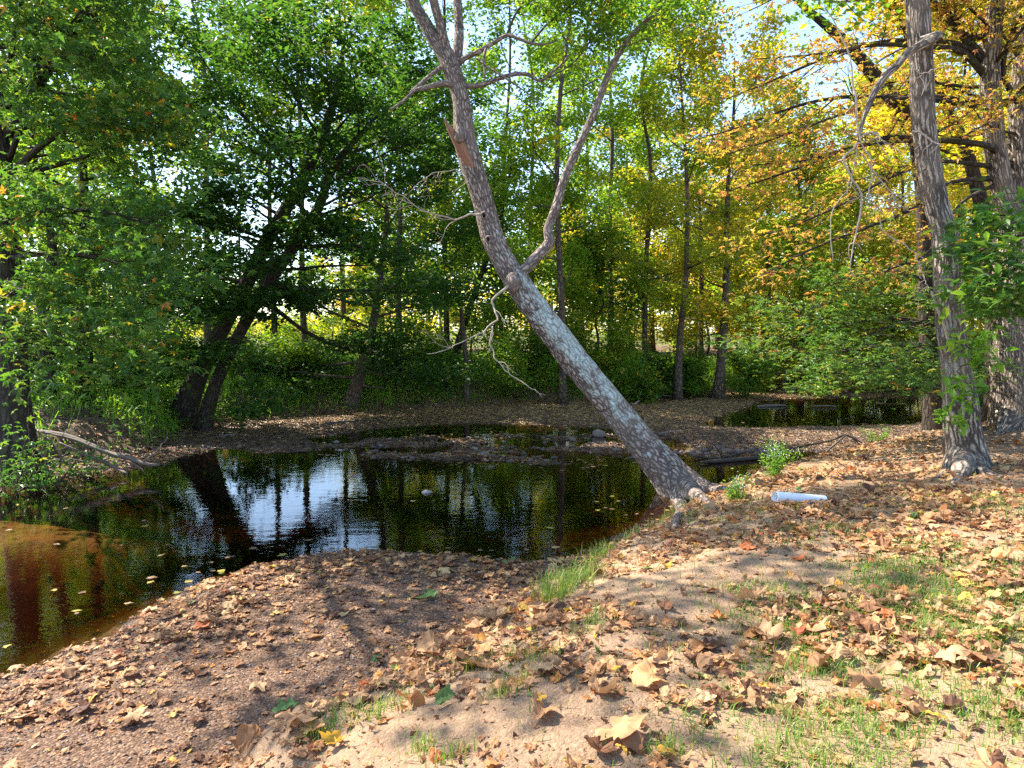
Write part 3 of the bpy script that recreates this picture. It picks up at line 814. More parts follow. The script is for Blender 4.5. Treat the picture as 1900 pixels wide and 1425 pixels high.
for q in range(26):
    u = 1238 + q * 8.3 + rs.uniform(-4, 4); v = 843 + rs.uniform(-5, 3) - 3.0 * (q / 26)
    stone('stone', 'rounded brownish stone in the row lining the water behind the leaning trunk', u, v, rs.uniform(0.05, 0.11), rs.uniform(0.04, 0.08), rs.uniform(0.035, 0.065), rs.uniform(0.35, 0.95), 'stones lining the channel', 50 + q)
for q in range(30):
    u = rs.uniform(670, 1180); v = rs.uniform(812, 852)
    stone('stone', 'small dark stone breaking the surface of the leafy riffle', u, v, rs.uniform(0.04, 0.08), rs.uniform(0.03, 0.06), rs.uniform(0.02, 0.04), rs.uniform(0.05, 0.4), 'stones in the riffle', 90 + q, -0.005)

# ------------------------------------------------------------------ trees
UP = np.array([0, 0, 1.0])

def rot_about(v, ax, a):
    ax = ax / (np.linalg.norm(ax) + 1e-9)
    return v * math.cos(a) + np.cross(ax, v) * math.sin(a) + ax * ax.dot(v) * (1 - math.cos(a))

def limb_path(p, d, L, rng, n=6, up=0.1, wig=0.16):
    P = [np.array(p, float)]; d = d / np.linalg.norm(d)
    for i in range(n - 1):
        P.append(P[-1] + d * L / (n - 1))
        d = d + UP * up + rng.normal(0, wig, 3)
        d /= np.linalg.norm(d)
    return np.array(P)

def grow(buf, P, R, rng, anchors, nsub=5, sublen=0.45, k=5, flat=0.35, twigs=True, t0=0.28, up=0.06, wig=0.16, kmin=3, aw=1.0):
    """one limb with its side branches; leaf anchors along the outer wood"""
    tube(buf, P, R, k, 0.0, int(rng.integers(1000)))
    n = len(P); L = np.sum(np.linalg.norm(np.diff(P, axis=0), axis=1))
    for i in range(nsub):
        t = t0 + (1 - t0) * (i + rng.random()) / nsub
        f = t * (n - 1); a = int(min(f, n - 2)); f -= a
        p = P[a] * (1 - f) + P[a + 1] * f; r = (R[a] * (1 - f) + R[a + 1] * f)
        d = P[a + 1] - P[a]; d /= np.linalg.norm(d) + 1e-9
        sgn = 1 if (i % 2 == 0) else -1
        d2 = rot_about(d, UP + rng.normal(0, 0.25, 3), sgn * math.radians(rng.uniform(30, 75)))
        d2[2] = d2[2] * 0.6 + rng.normal(0, flat)
        l2 = L * sublen * (1.15 - 0.6 * t) * rng.uniform(0.7, 1.25)
        Q = limb_path(p, d2, l2, rng, 5, up, wig)
        tube(buf, Q, np.linspace(max(r * 0.55, 0.004), 0.003, 5), kmin, 0, int(rng.integers(1000)), closed=False)
        for q in Q[1:]: anchors.append((*q, aw))
        if twigs:
            for j in range(3):
                b = rng.integers(1, 4)
                d3 = rot_about(Q[b + 1] - Q[b], UP, rng.choice([-1, 1]) * rng.uniform(0.5, 1.2)); d3 = d3 / (np.linalg.norm(d3) + 1e-9)
                d3[2] += rng.normal(0, flat)
                S = limb_path(Q[b], d3, l2 * rng.uniform(0.3, 0.55), rng, 4, up, wig)
                tube(buf, S, np.linspace(max(r * 0.25, 0.003), 0.002, 4), 3, 0, 1, closed=False)
                for q in S[1:]: anchors.append((*q, aw))
    anchors.append((*P[-1], aw)); anchors.append((*P[-2], aw))

def foliage(buf, anchors, n, size, rng, shape=OVAL, sh=0.28, sv=0.16, tilt=0.55, mean=0.45, cspread=0.16, lspread=0.14, szvar=0.42):
    A = np.array(anchors)
    w = A[:, 3] / A[:, 3].sum(); A = A[:, :3]
    ct = rng.normal(0, cspread, len(A))
    i = rng.choice(len(A), n, p=w)
    c = A[i] + rng.normal(0, 1, (n, 3)) * np.array([sh, sh, sv])
    c = c - (c - A[i]) * 0.0
    c[:, 2] = np.maximum(c[:, 2], 0.12)
    leaves(buf, c, size * rng.uniform(1 - szvar, 1 + szvar, n), np.clip(mean + ct[i] + rng.normal(0, lspread, n), 0, 1), rng, shape, tilt)

def crown_limbs(buf, TP, TR, rng, anchors, nl, cb, cr, ct=0.97, el=(5, 60), nsub=5, k=5, flat=0.3, az0=None, up=0.07, prof=None, sublen=0.45, twigs=False, azlim=None):
    n = len(TP)
    az = rng.uniform(0, 2 * PI) if az0 is None else az0
    for i in range(nl):
        s = (i + 0.5) / nl
        t = cb + (ct - cb) * s
        f = t * (n - 1); a = int(min(f, n - 2)); f -= a
        p = TP[a] * (1 - f) + TP[a + 1] * f; r = TR[a] * (1 - f) + TR[a + 1] * f
        az += 2.39996 + rng.normal(0, 0.35)
        az_ = az if azlim is None else azlim[0] + (az % (2 * PI)) / (2 * PI) * (azlim[1] - azlim[0])
        e = math.radians(el[0] + (el[1] - el[0]) * s + rng.normal(0, 8))
        pr = (0.5 + 0.5 * math.sin(PI * (0.2 + 0.75 * s))) if prof is None else prof(s)
        L = cr * pr * rng.uniform(0.75, 1.15)
        d = np.array([math.cos(az_) * math.cos(e), math.sin(az_) * math.cos(e), math.sin(e)])
        P = limb_path(p, d, L, rng, 7, up, 0.12)
        R = np.linspace(min(r * 0.42, 0.010 + 0.013 * L), 0.006, 7)
        grow(buf, P, R, rng, anchors, nsub, sublen, k, flat, twigs, kmin=3)

def root_flare(P, R, g, mult=1.5, h=0.5):
    z = P[:, 2] - g
    return R * (1 + (mult - 1) * np.exp(-np.maximum(z, 0) / h))

def forest_tree(name, label, group, x, y, H, r0, leafm, nleaf, size, barkm, seed, lean=(0, 0), cb=0.22, cr=3.2, nl=13, shape=OVAL, mean=0.45, el=(5, 60), wob=0.25, sh=0.34, sv=0.2, pts=None, up=0.07, flat=0.3, extra=(), nsub=5, sides=9, twigs=False, azlim=None, cat='tree', ct=0.97, flare=1.6, tilt=0.55, cspread=0.16):
    rng = np.random.default_rng(seed)
    g = float(gz(x, y)[0])
    root = thing(name, label, cat, (x, y, g), group)
    if pts is None:
        m = 7
        t = np.linspace(0, 1, m)
        P = np.stack([x + lean[0] * t ** 1.3 + rng.normal(0, wob, m) * t, y + lean[1] * t + rng.normal(0, wob, m) * t, g - 0.1 + H * t], -1)
        R = r0 * (1 - 0.86 * t ** 0.9)
    else:
        P = np.array(pts, float); P[0, 2] = g - 0.1
        R = r0 * (1 - 0.80 * np.linspace(0, 1, len(P)))
    P, R = spline(P, 22, R)
    R = root_flare(P, R, g, flare, 0.35 + r0)
    wood = Buf(); anc = []
    tube(wood, P, R, sides, 0.10, seed)
    for E in extra:
        EP, ER = spline(E[0], 12, E[1])
        grow(wood, EP, ER, rng, anc, E[2] if len(E) > 2 else 7, 0.35, 5, flat, twigs, 0.15)
    if nl: crown_limbs(wood, P, R, rng, anc, nl, cb, cr, ct, el, nsub, 5, flat, None, up, None, 0.45, twigs, azlim)
    build('trunk', wood, barkm, root, True)
    cwn = Buf()
    foliage(cwn, anc, nleaf, size, rng, shape, sh, sv, tilt, mean, cspread)
    build('crown', cwn, leafm, root, False)
    return root

def xat(u, y): return (u - 950.0) / FPX * y / (CP + 0.0)

FB = 'trees along the far bank'
far_trees = [
    # u, y, H, r0, leaf, n, size, mean, cb, cr, lean, label
    (930, 29, 17, 0.17, L_MID, 12000, 0.15, 0.5, 0.2, 3.4, (0.3, 0), 'green tree with a straight dark trunk seen just behind the leaning trunk'),
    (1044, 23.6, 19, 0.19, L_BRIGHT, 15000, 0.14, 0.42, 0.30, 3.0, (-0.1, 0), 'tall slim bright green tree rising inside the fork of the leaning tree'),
    (1133, 30, 19, 0.20, L_MID, 16000, 0.15, 0.5, 0.2, 3.6, (0, 0), 'full green tree standing right of the leaning tree fork'),
    (1197, 27, 16, 0.18, L_BRIGHT, 13000, 0.14, 0.6, 0.3, 3.0, (-0.3, 0), 'yellowing tree with a pale kinked trunk left of the straight grey trunk'),
    (1258, 25.2, 12.8, 0.20, L_YEL, 11000, 0.14, 0.27, 0.34, 2.8, (0.1, 0), 'yellow leaved tree with a straight clear grey trunk at the far bank edge'),
    (1333, 25.8, 11.8, 0.27, L_YEL, 12000, 0.14, 0.50, 0.3, 3.0, (0.3, 0), 'golden tree with thick dark base on the undercut far bank'),
    (1416, 30, 12.0, 0.3, L_YEL, 10000, 0.15, 0.33, 0.3, 3.0, (0, 0), 'yellow tree with a stout dark trunk behind the far pool'),
    (1300, 33, 12.8, 0.2, L_YEL, 10000, 0.16, 0.2, 0.25, 3.2, (0, 0), 'yellow green tree in the gap between grey trunk and golden tree'),
    (830, 29, 18, 0.19, L_BRIGHT, 12500, 0.15, 0.35, 0.25, 3.2, (0.2, 0), 'bright green tree with thin dark trunk left of the leaning trunk'),
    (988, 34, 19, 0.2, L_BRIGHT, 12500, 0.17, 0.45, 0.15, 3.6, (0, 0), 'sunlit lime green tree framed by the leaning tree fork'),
    (1080, 35, 19, 0.2, L_MID, 13000, 0.17, 0.55, 0.15, 3.4, (0, 0), 'mid green tree behind the long right limb of the leaning tree'),
    (1485, 30, 10.2, 0.2, L_YEL, 10000, 0.15, 0.38, 0.2, 3.0, (0, 0), 'orange tinged yellow tree behind the hanging dead twigs'),
    (1570, 31, 11.8, 0.2, L_BRIGHT, 12000, 0.16, 0.6, 0.15, 3.2, (0, 0), 'lime and yellow tree behind the low green maple boughs'),
    (1655, 30, 12.5, 0.2, L_YEL, 10000, 0.16, 0.35, 0.15, 3.2, (0, 0), 'yellow tree half hidden by the ridged right trunk'),
    (1770, 29, 15, 0.22, L_YEL, 13000, 0.16, 0.6, 0.15, 3.4, (0, 0), 'gold leaved tree between the two big right trunks'),
    (1880, 31, 16, 0.24, L_ORG, 12000, 0.16, 0.35, 0.15, 3.6, (0, 0), 'gold and orange tree behind the burnt trunk at right'),
    (386, 27, 17, 0.20, L_MID, 11000, 0.15, 0.4, 0.46, 3.2, (0, 0), 'bare stemmed tree against pale sky left of the twin dark trunks'),
    (512, 30, 18, 0.20, L_MID, 12000, 0.16, 0.5, 0.46, 3.3, (0.1, 0), 'bare stemmed tree seen right between the two dark leaning trunks'),
    (568, 27, 18, 0.19, L_BRIGHT, 12000, 0.15, 0.5, 0.46, 3.2, (-0.2, 0), 'bare stemmed tree just right of the twin dark trunks'),
    (455, 33, 16, 0.11, L_MID, 8000, 0.16, 0.5, 0.5, 2.8, (-0.7, 0), 'thinnest bare stem leaning left in the pale sky gap'),
    (742, 27, 18, 0.2, L_BRIGHT, 14000, 0.15, 0.5, 0.3, 3.2, (0.2, 0), 'tall yellow green tree above the dark domed maple'),
    (640, 32, 18.5, 0.2, L_YEL, 14000, 0.17, 0.35, 0.46, 3.4, (0, 0), 'tall yellowing tree high behind the twin dark trunks'),
    (300, 29, 18, 0.2, L_BRIGHT, 15000, 0.16, 0.5, 0.4, 3.4, (0, 0), 'tall sunlit green tree high above the left bank'),
    (170, 28, 18, 0.2, L_BRIGHT, 13000, 0.16, 0.45, 0.3, 3.6, (0, 0), 'sunlit green tree glowing behind the left maple'),
    (50, 27, 18, 0.22, L_MID, 13000, 0.16, 0.5, 0.2, 3.6, (0, 0), 'green tree deep behind the left edge trunk'),
]
for i, (u, y, H, r0, lm, n, sz, mean, cb, cr, lean, lab) in enumerate(far_trees):
    bk = B_BROWN
    forest_tree('woodland_tree', lab, FB, xat(u, y), y, H, r0 * 0.66, lm, int(n * 0.9), sz, bk, 200 + i, lean, cb if cb > 0.45 else cb * 0.6, cr, 18, OVAL, mean, (0, 62), sh=0.25, sv=0.15)

# second and third rows of the wood, seen only as stems and leaf masses between the front trees
rng = np.random.default_rng(77)
slots = []
for u in np.linspace(780, 1980, 17): slots.append((u + rng.uniform(-30, 30), rng.uniform(37, 46)))
for u in np.linspace(-40, 240, 4): slots.append((u + rng.uniform(-30, 30), rng.uniform(35, 44)))
for u in np.linspace(740, 2000, 13): slots.append((u + rng.uniform(-40, 40), rng.uniform(52, 70)))
for u in (330, 420, 600, 690): slots.append((u, rng.uniform(56, 66)))
for i, (u, y) in enumerate(slots):
    if 800 < u < 1035 and y < 50: continue
    left = u < 700
    lm = (L_BRIGHT, L_YEL, L_BRIGHT, L_MID)[i % 4] if u < 1230 else (L_YEL, L_BRIGHT, L_YEL, L_ORG)[i % 4]
    top = (12.5 if u < 1230 else 9.5) * y / 38.0 if y < 50 else (10.5 if u < 1230 else 9.5)
    if u > 1720: top = 15
    deep = y > 50
    forest_tree('woodland_tree', 'slender tree deep in the sunlit wood, one of many behind the far bank trees' if not left else 'slender tree deep in the wood beyond the left bank',
                'slender trees deep in the wood' if not left else 'slender trees beyond the left bank', xat(u, y), y, top * rng.uniform(0.85, 1.05) * (0.55 if (deep and left) else 1), rng.uniform(0.13, 0.22), lm,
                7500 if not deep else 4500, 0.20 if not deep else 0.30, B_BROWN, 300 + i, (rng.normal(0, 0.5), 0), 0.16, 3.4 if not deep else 4.0, 11, OVAL, 0.5, (0, 60), sides=7)

# young trees that fill the wood's edge with leaves low down
rng = np.random.default_rng(79)
for i, u in enumerate(list(np.linspace(1010, 1900, 21)) + [735, 790, 860]):
    uu = u + rng.uniform(-18, 18); y = rng.uniform(26.5, 44)
    lm = (L_BRIGHT, L_YEL, L_MID)[i % 3] if uu < 1200 else (L_YEL, L_BRIGHT, L_YEL)[i % 3]
    forest_tree('young_tree', 'slim young tree leafy to the ground at the edge of the far wood', 'young trees at the edge of the far wood', xat(uu, y), y, rng.uniform(4.5, 8.0) * y / 32, rng.uniform(0.045, 0.08), lm, 6000, 0.17, B_BROWN, 1700 + i, (rng.normal(0, .4), 0), 0.10, 2.3, 11, OVAL, 0.5, (-5, 55), sides=6, sh=0.3, sv=0.25)
for i, u in enumerate((30, 110, 190, 265)):
    uu = u + rng.uniform(-15, 15); y = rng.uniform(22, 33)
    forest_tree('young_tree', 'slim young tree leafy to the ground behind the left bank', 'young trees behind the left bank', xat(uu, y), y, rng.uniform(4.5, 7.0), rng.uniform(0.045, 0.07), (L_BRIGHT, L_MID)[i % 2], 6000, 0.15, B_BROWN, 1750 + i, (0, 0), 0.10, 2.2, 11, OVAL, 0.5, (-5, 55), sides=6, sh=0.3, sv=0.25)

# the dark two-stemmed tree leaning over the water from the left bank
def pts(lst, y0, y1):
    m = len(lst)
    return np.array([at(u, v, y0 + (y1 - y0) * i / (m - 1)) for i, (u, v) in enumerate(lst)])

rng = np.random.default_rng(404)
bx, by, bz = hit(362, 783)
T2 = thing('twin_trunk_tree', 'dark two stemmed tree leaning right over the water from the left bank', 'tree', (bx, by, bz))
anc = []
s1, r1 = spline(pts([(330, 792), (348, 745), (372, 690), (413, 608), (450, 542), (490, 455), (530, 387), (571, 313), (605, 235), (628, 150), (640, 60)], by, by - 0.4), 44, [.40, .30, .215, .185, .175, .165, .15, .13, .10, .07, .03])
s2, r2 = spline(pts([(378, 797), (384, 765), (405, 700), (442, 623), (490, 535), (540, 465), (590, 387), (612, 325), (650, 270), (700, 215)], by - 0.5, by - 0.9), 40, [.24, .18, .15, .14, .135, .13, .115, .09, .07, .03])
b = Buf(); tube(b, s1, r1, 16, 0.13, 41); build('stem', b, B_DARK, T2)
b = Buf(); tube(b, s2, r2, 14, 0.13, 43); build('stem', b, B_DARK, T2)
wood = Buf()
crown_limbs(wood, s1, r1, rng, anc, 20, 0.34, 4.6, 0.98, (-6, 50), 6, 5, 0.16, None, 0.0, lambda s: 1.0 - 0.45 * s, 0.42, True)
crown_limbs(wood, s2, r2, rng, anc, 16, 0.40, 4.2, 0.98, (-10, 40), 6, 5, 0.16, None, -0.01, lambda s: 1.0 - 0.4 * s, 0.42, True)
crown_limbs(wood, s1, r1, rng, anc, 9, 0.20, 2.3, 0.62, (-5, 25), 5, 5, 0.16, None, -0.01, lambda s: 0.9, 0.5, True, (-2.6, -0.4))
crown_limbs(wood, s2, r2, rng, anc, 8, 0.26, 2.2, 0.66, (-8, 20), 5, 5, 0.16, None, -0.01, lambda s: 0.9, 0.5, True, (-2.4, 0.2))
build('limbs', wood, B_DARK, T2)
cw = Buf(); foliage(cw, anc, 42000, 0.135, rng, OVAL, 0.22, 0.09, 0.42, 0.42, 0.14); build('crown', cw, L_DARK, T2, False)  # dark leaf palette puts the crown's shade into its colour

# dark domed maple
x, y, z = hit(655, 752)
P = pts([(648, 760), (655, 735), (668, 690), (690, 610), (705, 520), (715, 430), (722, 340), (728, 260)], y, y)
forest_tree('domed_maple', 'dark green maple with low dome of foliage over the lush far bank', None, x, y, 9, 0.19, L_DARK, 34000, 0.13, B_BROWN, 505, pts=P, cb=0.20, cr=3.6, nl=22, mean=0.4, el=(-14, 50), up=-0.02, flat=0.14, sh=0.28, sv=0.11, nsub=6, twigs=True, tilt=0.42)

# left-hand maple at the edge of the picture
lx, ly = -8.35, 12.4
P = np.array([(lx, ly, 0), (lx + 0.02, ly, 1.2), (lx + 0.05, ly, 3), (lx + 0.0, ly, 5.2), (lx - 0.05, ly - 0.1, 7.6), (lx, ly, 10.2), (lx + 0.2, ly, 12.6)])
ex = [(np.array([(lx, ly, 7.5), (lx + 1.0, ly - 1.6, 8.6), (lx + 1.8, ly - 3.2, 9.2), (lx + 2.8, ly - 4.6, 9.4)]), [.08, .06, .04, .01], 11), (np.array([(lx, ly, 6.8), (lx - 0.2, ly - 2, 8.0), (lx + 0.2, ly - 3.8, 8.8), (lx + 1.0, ly - 5.4, 9.0)]), [.08, .06, .04, .01], 11),  # these two high limbs are out of view, added to shade the gravel
      (pts([(14, 330), (90, 260), (170, 230), (260, 232)], ly, 10.6), [.06, .05, .035, .012], 9), (pts([(18, 250), (90, 120), (150, 40), (215, -25)], ly, 11.0), [.11, .10, .09, .06], 7),
      (pts([(16, 420), (80, 400), (170, 390), (300, 420)], ly, 9.8), [.06, .045, .03, .008], 10), (pts([(16, 480), (90, 470), (190, 480), (300, 530)], ly, 10.0), [.055, .04, .025, .008], 10),
      (pts([(16, 560), (70, 560), (150, 580), (240, 640)], ly, 10.2), [.05, .04, .025, .008], 9), (pts([(16, 300), (60, 180), (100, 90), (150, 20)], ly, 10.0), [.05, .04, .03, .01], 9),
      (pts([(14, 520), (40, 540), (100, 610), (170, 680)], ly, 9.8), [.045, .035, .02, .008], 8), (pts([(14, 200), (70, 110), (140, 100), (230, 140)], ly, 10.2), [.05, .04, .03, .01], 9)]
forest_tree('left_maple', 'large maple at the left edge with dark trunk and low sprays of lobed green leaves', None, lx, ly, 14, 0.27, L_MAPLE, 14500, 0.165, B_DARK, 606, pts=P, cb=0.42, cr=3.6, nl=12, shape=LOBED, mean=0.46, el=(0, 55), extra=ex, sh=0.26, sv=0.13, flat=0.2, twigs=True, azlim=(-1.3, 1.6))

# thinner trees on the left bank
x, y, z = hit(160, 742)
P = pts([(160, 748), (158, 640), (156, 500), (157, 400), (155, 300), (152, 180), (150, 40)], y, y)
ex = [(pts([(156, 238), (200, 240), (262, 230), (330, 208), (402, 172)], y, y - 1.5), [.12, .11, .10, .07, .02], 9)]
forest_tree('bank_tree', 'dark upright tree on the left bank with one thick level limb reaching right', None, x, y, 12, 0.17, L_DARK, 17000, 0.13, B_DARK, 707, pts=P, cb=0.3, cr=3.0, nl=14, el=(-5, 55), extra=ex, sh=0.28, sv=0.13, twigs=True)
x, y, z = hit(92, 748)
forest_tree('bank_tree', 'slim dark tree standing in the shade behind the left maple foliage', None, x, y, 11, 0.14, L_MID, 13000, 0.13, B_DARK, 709, cb=0.15, cr=2.6, nl=14, el=(-5, 55), sh=0.28, sv=0.13)


# snag and leaning stem on the far bank
x, y, z = hit(864, 742)
sn = thing('dead_snag', 'thin reddish dead trunk with broken top beside the domed maple', 'dead tree', (x, y, z))
b = Buf(); P, R = spline(pts([(866, 748), (865, 690), (861, 630), (856, 580), (853, 538)], y, y), 24, [.11, .095, .08, .065, .045]); tube(b, P, R, 9, 0.18, 3)
for (v0, du, dv) in ((640, 34, -22), (600, -26, -20), (668, 26, 8), (690, -22, -14)):
    Q, q = spline(pts([(861, v0), (861 + du * .5, v0 + dv * .3), (861 + du, v0 + dv)], y, y - .1), 6, [.022, .014, .005]); tube(b, Q, q, 4)
build('trunk', b, B_BROWN, sn)
x, y = xat(836, 27), 27.0
P = pts([(834, 690), (850, 640), (868, 580), (886, 530), (905, 478), (930, 400), (950, 300)], y, y)
forest_tree('woodland_tree', 'slanting dark tree passing behind the leaning trunk from lower left', FB, x, y, 12, 0.16, L_BRIGHT, 7000, 0.15, B_DARK, 811, pts=P, cb=0.45, cr=2.6, nl=10, mean=0.5)

# ------------------------------------------------------------------ understory shrubs, saplings and ground cover
rng = np.random.default_rng(91)
def shrub(name, label, group, x, y, h, r, lm, n, size, seed, shape=OVAL, mean=0.45, cat='shrub', tilt=0.5):
    rg = np.random.default_rng(seed)
    g = float(gz(x, y)[0]); root = thing(name, label, cat, (x, y, g), group)
    w = Buf(); anc = []
    for i in range(8):
        az = rg.uniform(0, 2 * PI); e = math.radians(rg.uniform(35, 85))
        d = np.array([math.cos(az) * math.cos(e), math.sin(az) * math.cos(e), math.sin(e)])
        P = limb_path((x + rg.normal(0, .08), y + rg.normal(0, .08), g - .05), d, math.hypot(h * math.sin(e), r * math.cos(e)) * rg.uniform(.7, 1.1), rg, 6, 0.0, 0.14)
        grow(w, P, np.linspace(0.02, 0.004, 6), rg, anc, 5, 0.42, 4, 0.3, False, 0.2, 0.0)
    build('stems', w, B_BROWN, root)
    c = Buf(); foliage(c, anc, n, size, rg, shape, 0.18, 0.13, tilt, mean); build('foliage', c, lm, root, False)
    return root

SH = 'shrubs under the far bank trees'
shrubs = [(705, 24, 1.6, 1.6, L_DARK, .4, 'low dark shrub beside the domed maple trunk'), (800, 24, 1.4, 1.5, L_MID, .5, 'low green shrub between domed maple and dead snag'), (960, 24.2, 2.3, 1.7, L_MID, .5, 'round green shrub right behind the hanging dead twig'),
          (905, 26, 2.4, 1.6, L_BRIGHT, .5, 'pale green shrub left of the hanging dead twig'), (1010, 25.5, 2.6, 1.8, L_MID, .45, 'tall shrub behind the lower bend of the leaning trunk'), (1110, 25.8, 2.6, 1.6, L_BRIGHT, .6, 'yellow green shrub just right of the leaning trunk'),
          (1165, 24.4, 1.8, 1.5, L_MID, .5, 'lime tipped shrub overhanging the leafy shore right of the leaning trunk'), (1220, 25.4, 1.6, 1.5, L_DARK, .5, 'dark green shrub left of the straight grey trunk'), (1290, 26.2, 1.6, 1.5, L_MID, .45, 'dark shrub in the hollow right of the straight grey trunk'),
          (1380, 26.4, 1.7, 1.6, L_MID, .5, 'green shrub on the far bank left of the far pool'), (1450, 28.5, 2.6, 2.0, L_YEL, .3, 'yellow green thicket behind the far pool'), (1530, 29, 2.6, 2.0, L_BRIGHT, .55, 'bright thicket mirrored in the far pool'),
          (1620, 29, 2.8, 2.0, L_YEL, .35, 'golden thicket behind the low maple boughs'), (1700, 28.5, 2.8, 2.0, L_BRIGHT, .5, 'green thicket left of the dark right trunk'), (1815, 21, 2.6, 1.8, L_DARK, .5, 'leafy shrub between the ridged trunk and burnt trunk'),
          (440, 29, 2.0, 2.2, L_MID, .5, 'round shrub far behind the twin dark trunks'), (520, 31, 2.2, 2.2, L_BRIGHT, .4, 'pale shrub far behind the foot of the twin trunks'), (600, 30, 2.0, 2.2, L_BRIGHT, .5, 'sunlit shrub behind the lush bank left of the domed maple'),
          (480, 22.5, 1.3, 1.5, L_MID, .5, 'low bright weedy shrub right of the twin dark trunks'), (565, 23, 1.2, 1.5, L_BRIGHT, .4, 'low sunlit shrub in the middle of the lush bank'), (250, 19.5, 2.2, 1.8, L_DARK, .4, 'shaded shrub left of the twin dark trunks'),
          (190, 17.5, 1.7, 1.3, L_MID, .35, 'shaded green shrub on the left bank behind the root tangle'), (60, 16.5, 2.2, 1.6, L_DARK, .4, 'dark shrub at the left edge behind the sapling'), (310, 24, 2.2, 2, L_MID, .5, 'tall shrub in deep shade behind the twin trunks')]
for i, (u, y, h, r, lm, mean, lab) in enumerate(shrubs):
    shrub('shrub', lab, SH, xat(u, y), y, h, r, lm, 3800, 0.115, 900 + i, OVAL, mean)
SL = 'saplings at the left water edge'
shrub('sapling', 'leafy sapling with thin grey stem above the root tangle', SL, xat(48, 11.6), 11.6, 1.75, 0.55, L_MAPLE, 260, 0.13, 951, LOBED, .4, 'sapling')
shrub('sapling', 'broad leaved sapling at the lower left water edge', SL, xat(2, 11.4), 11.4, 1.2, 0.4, L_MAPLE, 120, 0.14, 953, LOBED, .4, 'sapling')
shrub('sapling', 'small sprig of bright leaves growing among the bank roots', SL, xat(150, 12.5), 12.5, 0.38, 0.35, L_MAPLE, 60, 0.12, 955, LOBED, .55, 'sapling')

def weed_density(x, y):
    h, I = ground_info(x, y)
    d = sstep(0.25, 0.8, I['dfb']) * (1 - 0.7 * sstep(5, 10, I['dfb'])) * (0.40 + 1.0 * sstep(0.35, 0.65, fbm(x * 0.8, y * 0.8, 111)))
    d = d * (1 - 0.85 * blob(x, y, on_z(200, 800), 1.6, 1.2)) * (1 - 0.97 * blob(x, y, on_z(130, 850), 2.4, 1.5))
    return np.clip(d, 0, 1) * (y > 12), h, I
wd = Buf()
x, y, h, I = scatter(rng, 230000, -16, 17, 12, 33, weed_density)
n = len(x); top = 0.10 + 0.75 * fbm(x * 1.1, y * 1.1, 113) * sstep(0.2, 1.4, I['dfb'])
z = h + rng.random(n) ** 0.7 * top
leaves(wd, np.stack([x, y, z], -1), rng.uniform(0.07, 0.17, n), np.clip(rng.normal(0.5, 0.2, n) + 0.5 * (fbm(x * 0.5, y * 0.5, 115) - 0.5), 0, 1), rng, LANCE, 0.6)
kk = rng.random(n) < 0.25
grass_blades(wd, rng, x[kk], y[kk], h[kk], top[kk] + 0.12, 0.5, 0.008)
tag(build('undergrowth', wd, L_WEED, None, False), 'low bright green weeds covering the far and left banks', None, None, 'stuff')

# far wood behind everything
fw = Buf()
n = 26000
yy = rng.uniform(72, 125, n); uu = rng.uniform(-300, 2200, n); xx = (uu - 950) / FPX * yy
gap = sstep(820, 600, uu) * sstep(230, 330, uu)
hh = 4.5 + 5.5 * fbm(xx * 0.06, yy * 0.03, 121) + sstep(700, 1100, uu) * 4 - 5.5 * gap
zz = 1.3 + hh * rng.random(n) ** 0.8 + 0.3
leaves(fw, np.stack([xx, yy, zz], -1), rng.uniform(0.45, 0.8, n), np.clip(0.5 + 1.2 * (fbm(xx * 0.12, zz * 0.25, 123) - 0.5) + rng.normal(0, .12, n), 0, 1), rng, OVAL, 0.8)
tag(build('far_woods', fw, L_YEL, None, False), 'distant sunlit yellow green wood beyond the trunks', None, None, 'stuff')

# ------------------------------------------------------------------ the leaning tree over the pool
def wpts(lst, y0, y1, ypow=1.0):
    """(u, v, width px) -> world points and radii, distance running from y0 to y1"""
    m = len(lst)
    P = []; R = []
    for i, (u, v, w) in enumerate(lst):
        yy = y0 + (y1 - y0) * (i / (m - 1)) ** ypow
        P.append(at(u, v, yy)); R.append(0.5 * w * yy / FPX)
    return np.array(P), np.array(R)

def lich_of(buf, P, k, d):
    V = np.concatenate(buf.V); n = len(P)
    L = np.full(len(V), -1.0)
    q = V[:n * k].reshape(n, k, 3) - P[:, None]
    q = q / (np.linalg.norm(q, axis=2)[..., None] + 1e-9)
    d = np.array(d) / np.linalg.norm(d)
    s = np.linspace(0, 1, n)[:, None]
    band = np.exp(-((s - 0.30) / 0.20) ** 2) if n > 150 else 0.25 + 0 * s
    L[:n * k] = ((q @ d) * 0.8 * band + 0.35 * band - 0.25).ravel()
    return L

rng = np.random.default_rng(1001)
bx, by, bz = hit(1290, 922)
YL = by + 0.1
LT = thing('leaning_tree', 'grey lichened tree leaning left across the pool from the right bank', 'tree', (bx, by, bz))
cl = [(1318, 958, 112), (1280, 925, 96), (1252, 893, 78), (1224, 858, 66), (1186, 815, 58), (1146, 766, 54), (1106, 718, 53), (1068, 671, 52), (1036, 628, 51), (1008, 592, 50), (981, 556, 49), (958, 520, 47), (935, 484, 42), (915, 442, 41), (896, 372, 38), (873, 300, 42), (862, 258, 40), (855, 184, 31), (842, 140, 32), (828, 103, 30), (806, 72, 25), (790, 45, 22), (770, 12, 21), (752, -30, 20), (722, -110, 16), (700, -200, 10), (690, -260, 4)]
CPt, CR = wpts(cl, YL, YL + 1.1)
P, R = spline(CPt, 190, CR)
b = Buf(); tube(b, P, R, 46, 0.11, 12)
L = lich_of(b, P, 46, (0.45, -0.75, 0.35))
LTRUNK = build('trunk', b, B_LEAN, LT, True, dict(lich=L))
